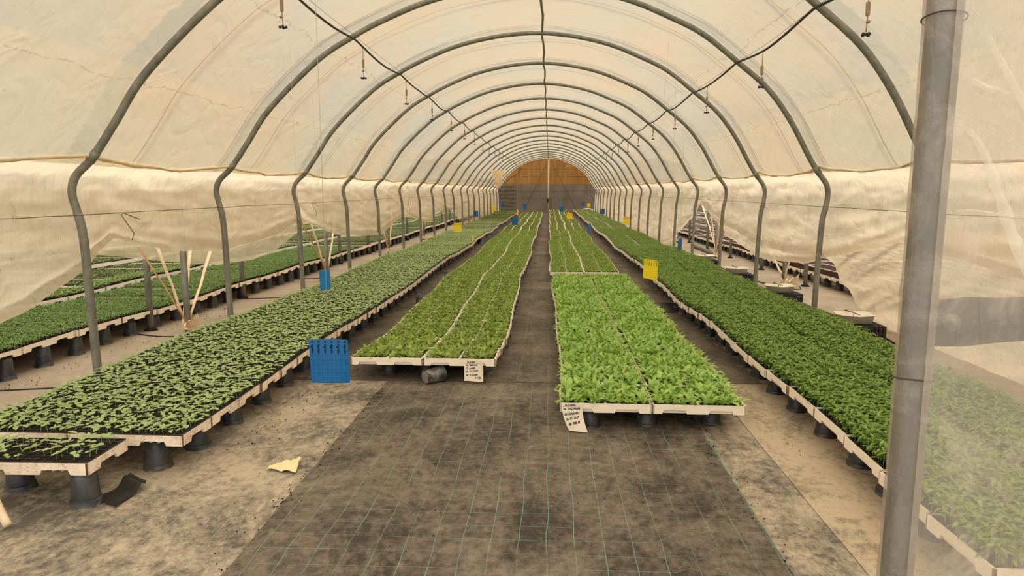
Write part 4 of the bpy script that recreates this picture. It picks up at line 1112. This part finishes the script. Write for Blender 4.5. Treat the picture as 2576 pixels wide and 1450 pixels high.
# ------------------------------------------------------------------ entrance: wrapped post and clear film
t=thing('entrance_post','thick grey entrance post wrapped in clear film at the right, nearest the camera','post',(.693,1.30,0))
obj('tube',MB().tube([(0,0,0),(0,0,1.),(0,0,2.),(0,0,2.9)],.0290,28),M['galv_fg'],t)
for z in (1.245,1.90): obj('tie_wire',MB().tube([(.0355*math.cos(a),.0355*math.sin(a),z+.006*math.cos(a+2)) for a in np.linspace(0,2*PI,24)],.0013,5),M['dark_wire'],t)
def clear_film():
    m=NT('clear_film'); n=m.noise(m.world((1,1,1.6)),7,6,.6,.6); n2=m.noise(m.world((6,6,1.2)),3,5,.6,1.5)
    b=m.bump(m.math('ADD',n,m.math('MULTIPLY',n2,.8)),.6,.012)
    di=m.n('ShaderNodeBsdfDiffuse'); di.inputs[0].default_value=srgb(225,214,196); m.l(b,di.inputs['Normal'])
    tr=m.n('ShaderNodeBsdfTranslucent'); tr.inputs[0].default_value=srgb(236,222,200); m.l(b,tr.inputs['Normal'])
    tp=m.n('ShaderNodeBsdfTransparent'); tp.inputs[0].default_value=(.97,.95,.92,1)
    gl=m.n('ShaderNodeBsdfGlossy'); gl.inputs['Roughness'].default_value=.22; m.l(b,gl.inputs['Normal'])
    def mx(f,a,c):
        x=m.n('ShaderNodeMixShader')
        if hasattr(f,'is_output'): m.l(f,x.inputs[0])
        else: x.inputs[0].default_value=f
        m.l(a,x.inputs[1]); m.l(c,x.inputs[2]); return x.outputs[0]
    s=mx(.55,di.outputs[0],tr.outputs[0])
    crease=m.ramp(m.noise(m.world((1.2,1,.9)),4.5,7,.7,1.4),.48,.70,.70,.34)
    s=mx(crease,s,tp.outputs[0]); s=mx(.07,s,gl.outputs[0]); return m.done(s)
M['clear']=clear_film()
# sleeve round the post
G=np.zeros((60,25,3))
for i in range(60):
    z=2.85*i/59
    for j in range(25):
        a=PI*.15+ (2*PI*.78)*j/24; r=.0322+.0022*nz(math.cos(a)*2,math.sin(a)*2,z*9)+.002*nz(z*24,a*2,3)
        if PI*.7<a<PI*1.3: r+=.003*max(0,nz(0,z*3,2)+.6)
        G[i,j]=(r*math.cos(a),r*math.sin(a),z)
obj('film_sleeve',MB().grid(G),M['clear'],t,label='wrinkled clear film wrapped round the post')
G=np.zeros((110,90,3))
for i in range(110):
    z=3.0*i/109
    for j in range(90):
        x=.692+2.6*(j/89)**1.25; s_=max(0,x-.71)
        y=1.262+.03*min(1,s_*3)+.010*nz(x*3,z*2.2,1)*min(1,s_*8)+.006*nz(x*9,z*5,4)*min(1,s_*8)
        for (xa,za,xb,zb,am,wd) in ((.715,1.69,.95,1.40,.016,.018),(.715,1.80,.90,1.66,.010,.014),(.72,1.28,.85,1.23,.008,.01),(.95,1.40,1.3,.9,.012,.03),(.715,1.70,.9,1.62,.006,.01)):
            dx,dz=xb-xa,zb-za; L2=dx*dx+dz*dz; tt=max(0,min(1,((x-xa)*dx+(z-za)*dz)/L2)); dd=math.hypot(x-xa-tt*dx,z-za-tt*dz)
            y-=am*math.exp(-(dd/wd)**2)
        G[i,j]=(x,y,z)
obj('wall_front',MB().grid(G),M['clear'],kind='structure')
def fold(pts,w):  # strip shape for the highlights painted along creases of the clear film
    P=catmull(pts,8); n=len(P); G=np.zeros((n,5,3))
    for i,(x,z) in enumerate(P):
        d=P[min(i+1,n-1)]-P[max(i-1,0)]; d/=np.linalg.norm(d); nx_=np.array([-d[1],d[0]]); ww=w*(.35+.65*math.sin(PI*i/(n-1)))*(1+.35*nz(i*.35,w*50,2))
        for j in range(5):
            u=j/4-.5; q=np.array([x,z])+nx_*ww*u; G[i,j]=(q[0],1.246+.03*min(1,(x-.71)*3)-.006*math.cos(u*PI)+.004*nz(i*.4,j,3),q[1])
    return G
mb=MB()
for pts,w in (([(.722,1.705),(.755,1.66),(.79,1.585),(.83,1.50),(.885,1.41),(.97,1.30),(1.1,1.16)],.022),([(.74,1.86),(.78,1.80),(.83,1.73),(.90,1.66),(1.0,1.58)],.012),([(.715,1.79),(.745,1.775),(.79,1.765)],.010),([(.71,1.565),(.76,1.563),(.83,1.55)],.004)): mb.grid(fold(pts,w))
fm=NT('painted_highlight'); a_=fm.n('ShaderNodeBsdfDiffuse'); a_.inputs[0].default_value=srgb(246,238,224); b_=fm.n('ShaderNodeBsdfTranslucent'); b_.inputs[0].default_value=srgb(246,238,224); c_=fm.n('ShaderNodeBsdfTransparent')  # near-white strip colour stands in for light catching the film creases
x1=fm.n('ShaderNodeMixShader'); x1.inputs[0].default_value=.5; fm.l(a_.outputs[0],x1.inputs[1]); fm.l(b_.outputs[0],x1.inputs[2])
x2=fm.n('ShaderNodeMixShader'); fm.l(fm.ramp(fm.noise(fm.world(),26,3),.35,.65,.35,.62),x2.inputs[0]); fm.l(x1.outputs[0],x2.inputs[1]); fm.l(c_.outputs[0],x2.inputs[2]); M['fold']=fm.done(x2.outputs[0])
wf=bpy.data.objects['wall_front']; obj('painted_highlight',mb,M['fold'],wf)
t=thing('cross_rail','galvanised rail with flattened bolted end behind the clear film at right','rail',(0,0,0))
pts=[(.742,1.335,1.346),(.80,1.337,1.349),(.86,1.34,1.352),(1.2,1.36,1.37),(2.2,1.42,1.42),(3.2,1.47,1.46)]
mb=MB(); P=np.array(pts); V=[];n=18
for i,p in enumerate(P):
    ry=[.008,.010,.022,.036,.036,.036][i]; rz_=[.046,.049,.044,.037,.036,.036][i]
    for k in range(n): a=2*PI*k/n; V.append((p[0],p[1]+ry*math.cos(a),p[2]+rz_*math.sin(a)))
F=[(i*n+k,i*n+(k+1)%n,(i+1)*n+(k+1)%n,(i+1)*n+k) for i in range(len(P)-1) for k in range(n)]+[tuple(range(n))]
mb.add(V,F,0,True); obj('rail_tube',mb,M['galv_fg'],t)
o=obj('bolt',MB().lathe([(.001,.014),(.007,.014),(.008,.004),(.017,.003),(.017,0)],14),M['galv'],t,loc=(.768,1.326,1.350),rot=(PI/2,0,0))

# ------------------------------------------------------------------ light, camera, colour
W=bpy.data.worlds.new('World'); S.world=W; W.use_nodes=True; nt=W.node_tree; nt.nodes.clear()
tc=nt.nodes.new('ShaderNodeTexCoord'); sp=nt.nodes.new('ShaderNodeSeparateXYZ'); nt.links.new(tc.outputs['Generated'],sp.inputs[0])
mr=nt.nodes.new('ShaderNodeMapRange'); mr.inputs[1].default_value=-1; mr.inputs[2].default_value=1; nt.links.new(sp.outputs[2],mr.inputs[0])
cr=nt.nodes.new('ShaderNodeValToRGB'); cr.color_ramp.elements[0].position=.42; cr.color_ramp.elements[0].color=(.55,.50,.43,1)
cr.color_ramp.elements[1].position=1; cr.color_ramp.elements[1].color=(2.3,2.1,1.8,1); e=cr.color_ramp.elements.new(.66); e.color=(.72,.69,.62,1)
e=cr.color_ramp.elements.new(.52); e.color=(.66,.655,.61,1)
nt.links.new(mr.outputs[0],cr.inputs[0]); bg=nt.nodes.new('ShaderNodeBackground'); m1=nt.nodes.new('ShaderNodeMapRange'); m1.inputs[1].default_value=.2; m1.inputs[2].default_value=-.8; m1.inputs[3].default_value=1; m1.inputs[4].default_value=2.4; nt.links.new(sp.outputs[1],m1.inputs[0])
vm=nt.nodes.new('ShaderNodeVectorMath'); vm.operation='SCALE'; nt.links.new(cr.outputs[0],vm.inputs[0]); nt.links.new(m1.outputs[0],vm.inputs['Scale']); nt.links.new(vm.outputs[0],bg.inputs[0]); bg.inputs[1].default_value=1.1
wo=nt.nodes.new('ShaderNodeOutputWorld'); nt.links.new(bg.outputs[0],wo.inputs[0])
sun=bpy.data.lights.new('hazy_sun','SUN'); sun.energy=1.2; sun.angle=math.radians(35); sun.color=(1,.93,.82)
so=bpy.data.objects.new('hazy_sun',sun); COL.objects.link(so); so.rotation_euler=(math.radians(-22),math.radians(14),0)

f=1717.; pitch=math.atan((725-479)/f); yaw=math.atan((1383-1288)/f*math.cos(pitch))
cam=bpy.data.cameras.new('camera'); cam.sensor_width=36; cam.lens=36*f/2576; cam.clip_start=.05; cam.clip_end=200
co=bpy.data.objects.new('camera',cam); COL.objects.link(co); co.location=(0,0,1.6); co.rotation_euler=(PI/2-pitch,0,yaw); S.camera=co
S.view_settings.view_transform='Standard'; S.view_settings.look='None'; S.view_settings.gamma=1; S.view_settings.exposure=-0.42
S.view_settings.use_curve_mapping=False
S.cycles.max_bounces=6; S.cycles.diffuse_bounces=4; S.cycles.glossy_bounces=2; S.cycles.transmission_bounces=4; S.cycles.adaptive_threshold=.06; S.cycles.transparent_max_bounces=12; S.cycles.use_denoising=True
S.cycles.sample_clamp_indirect=8
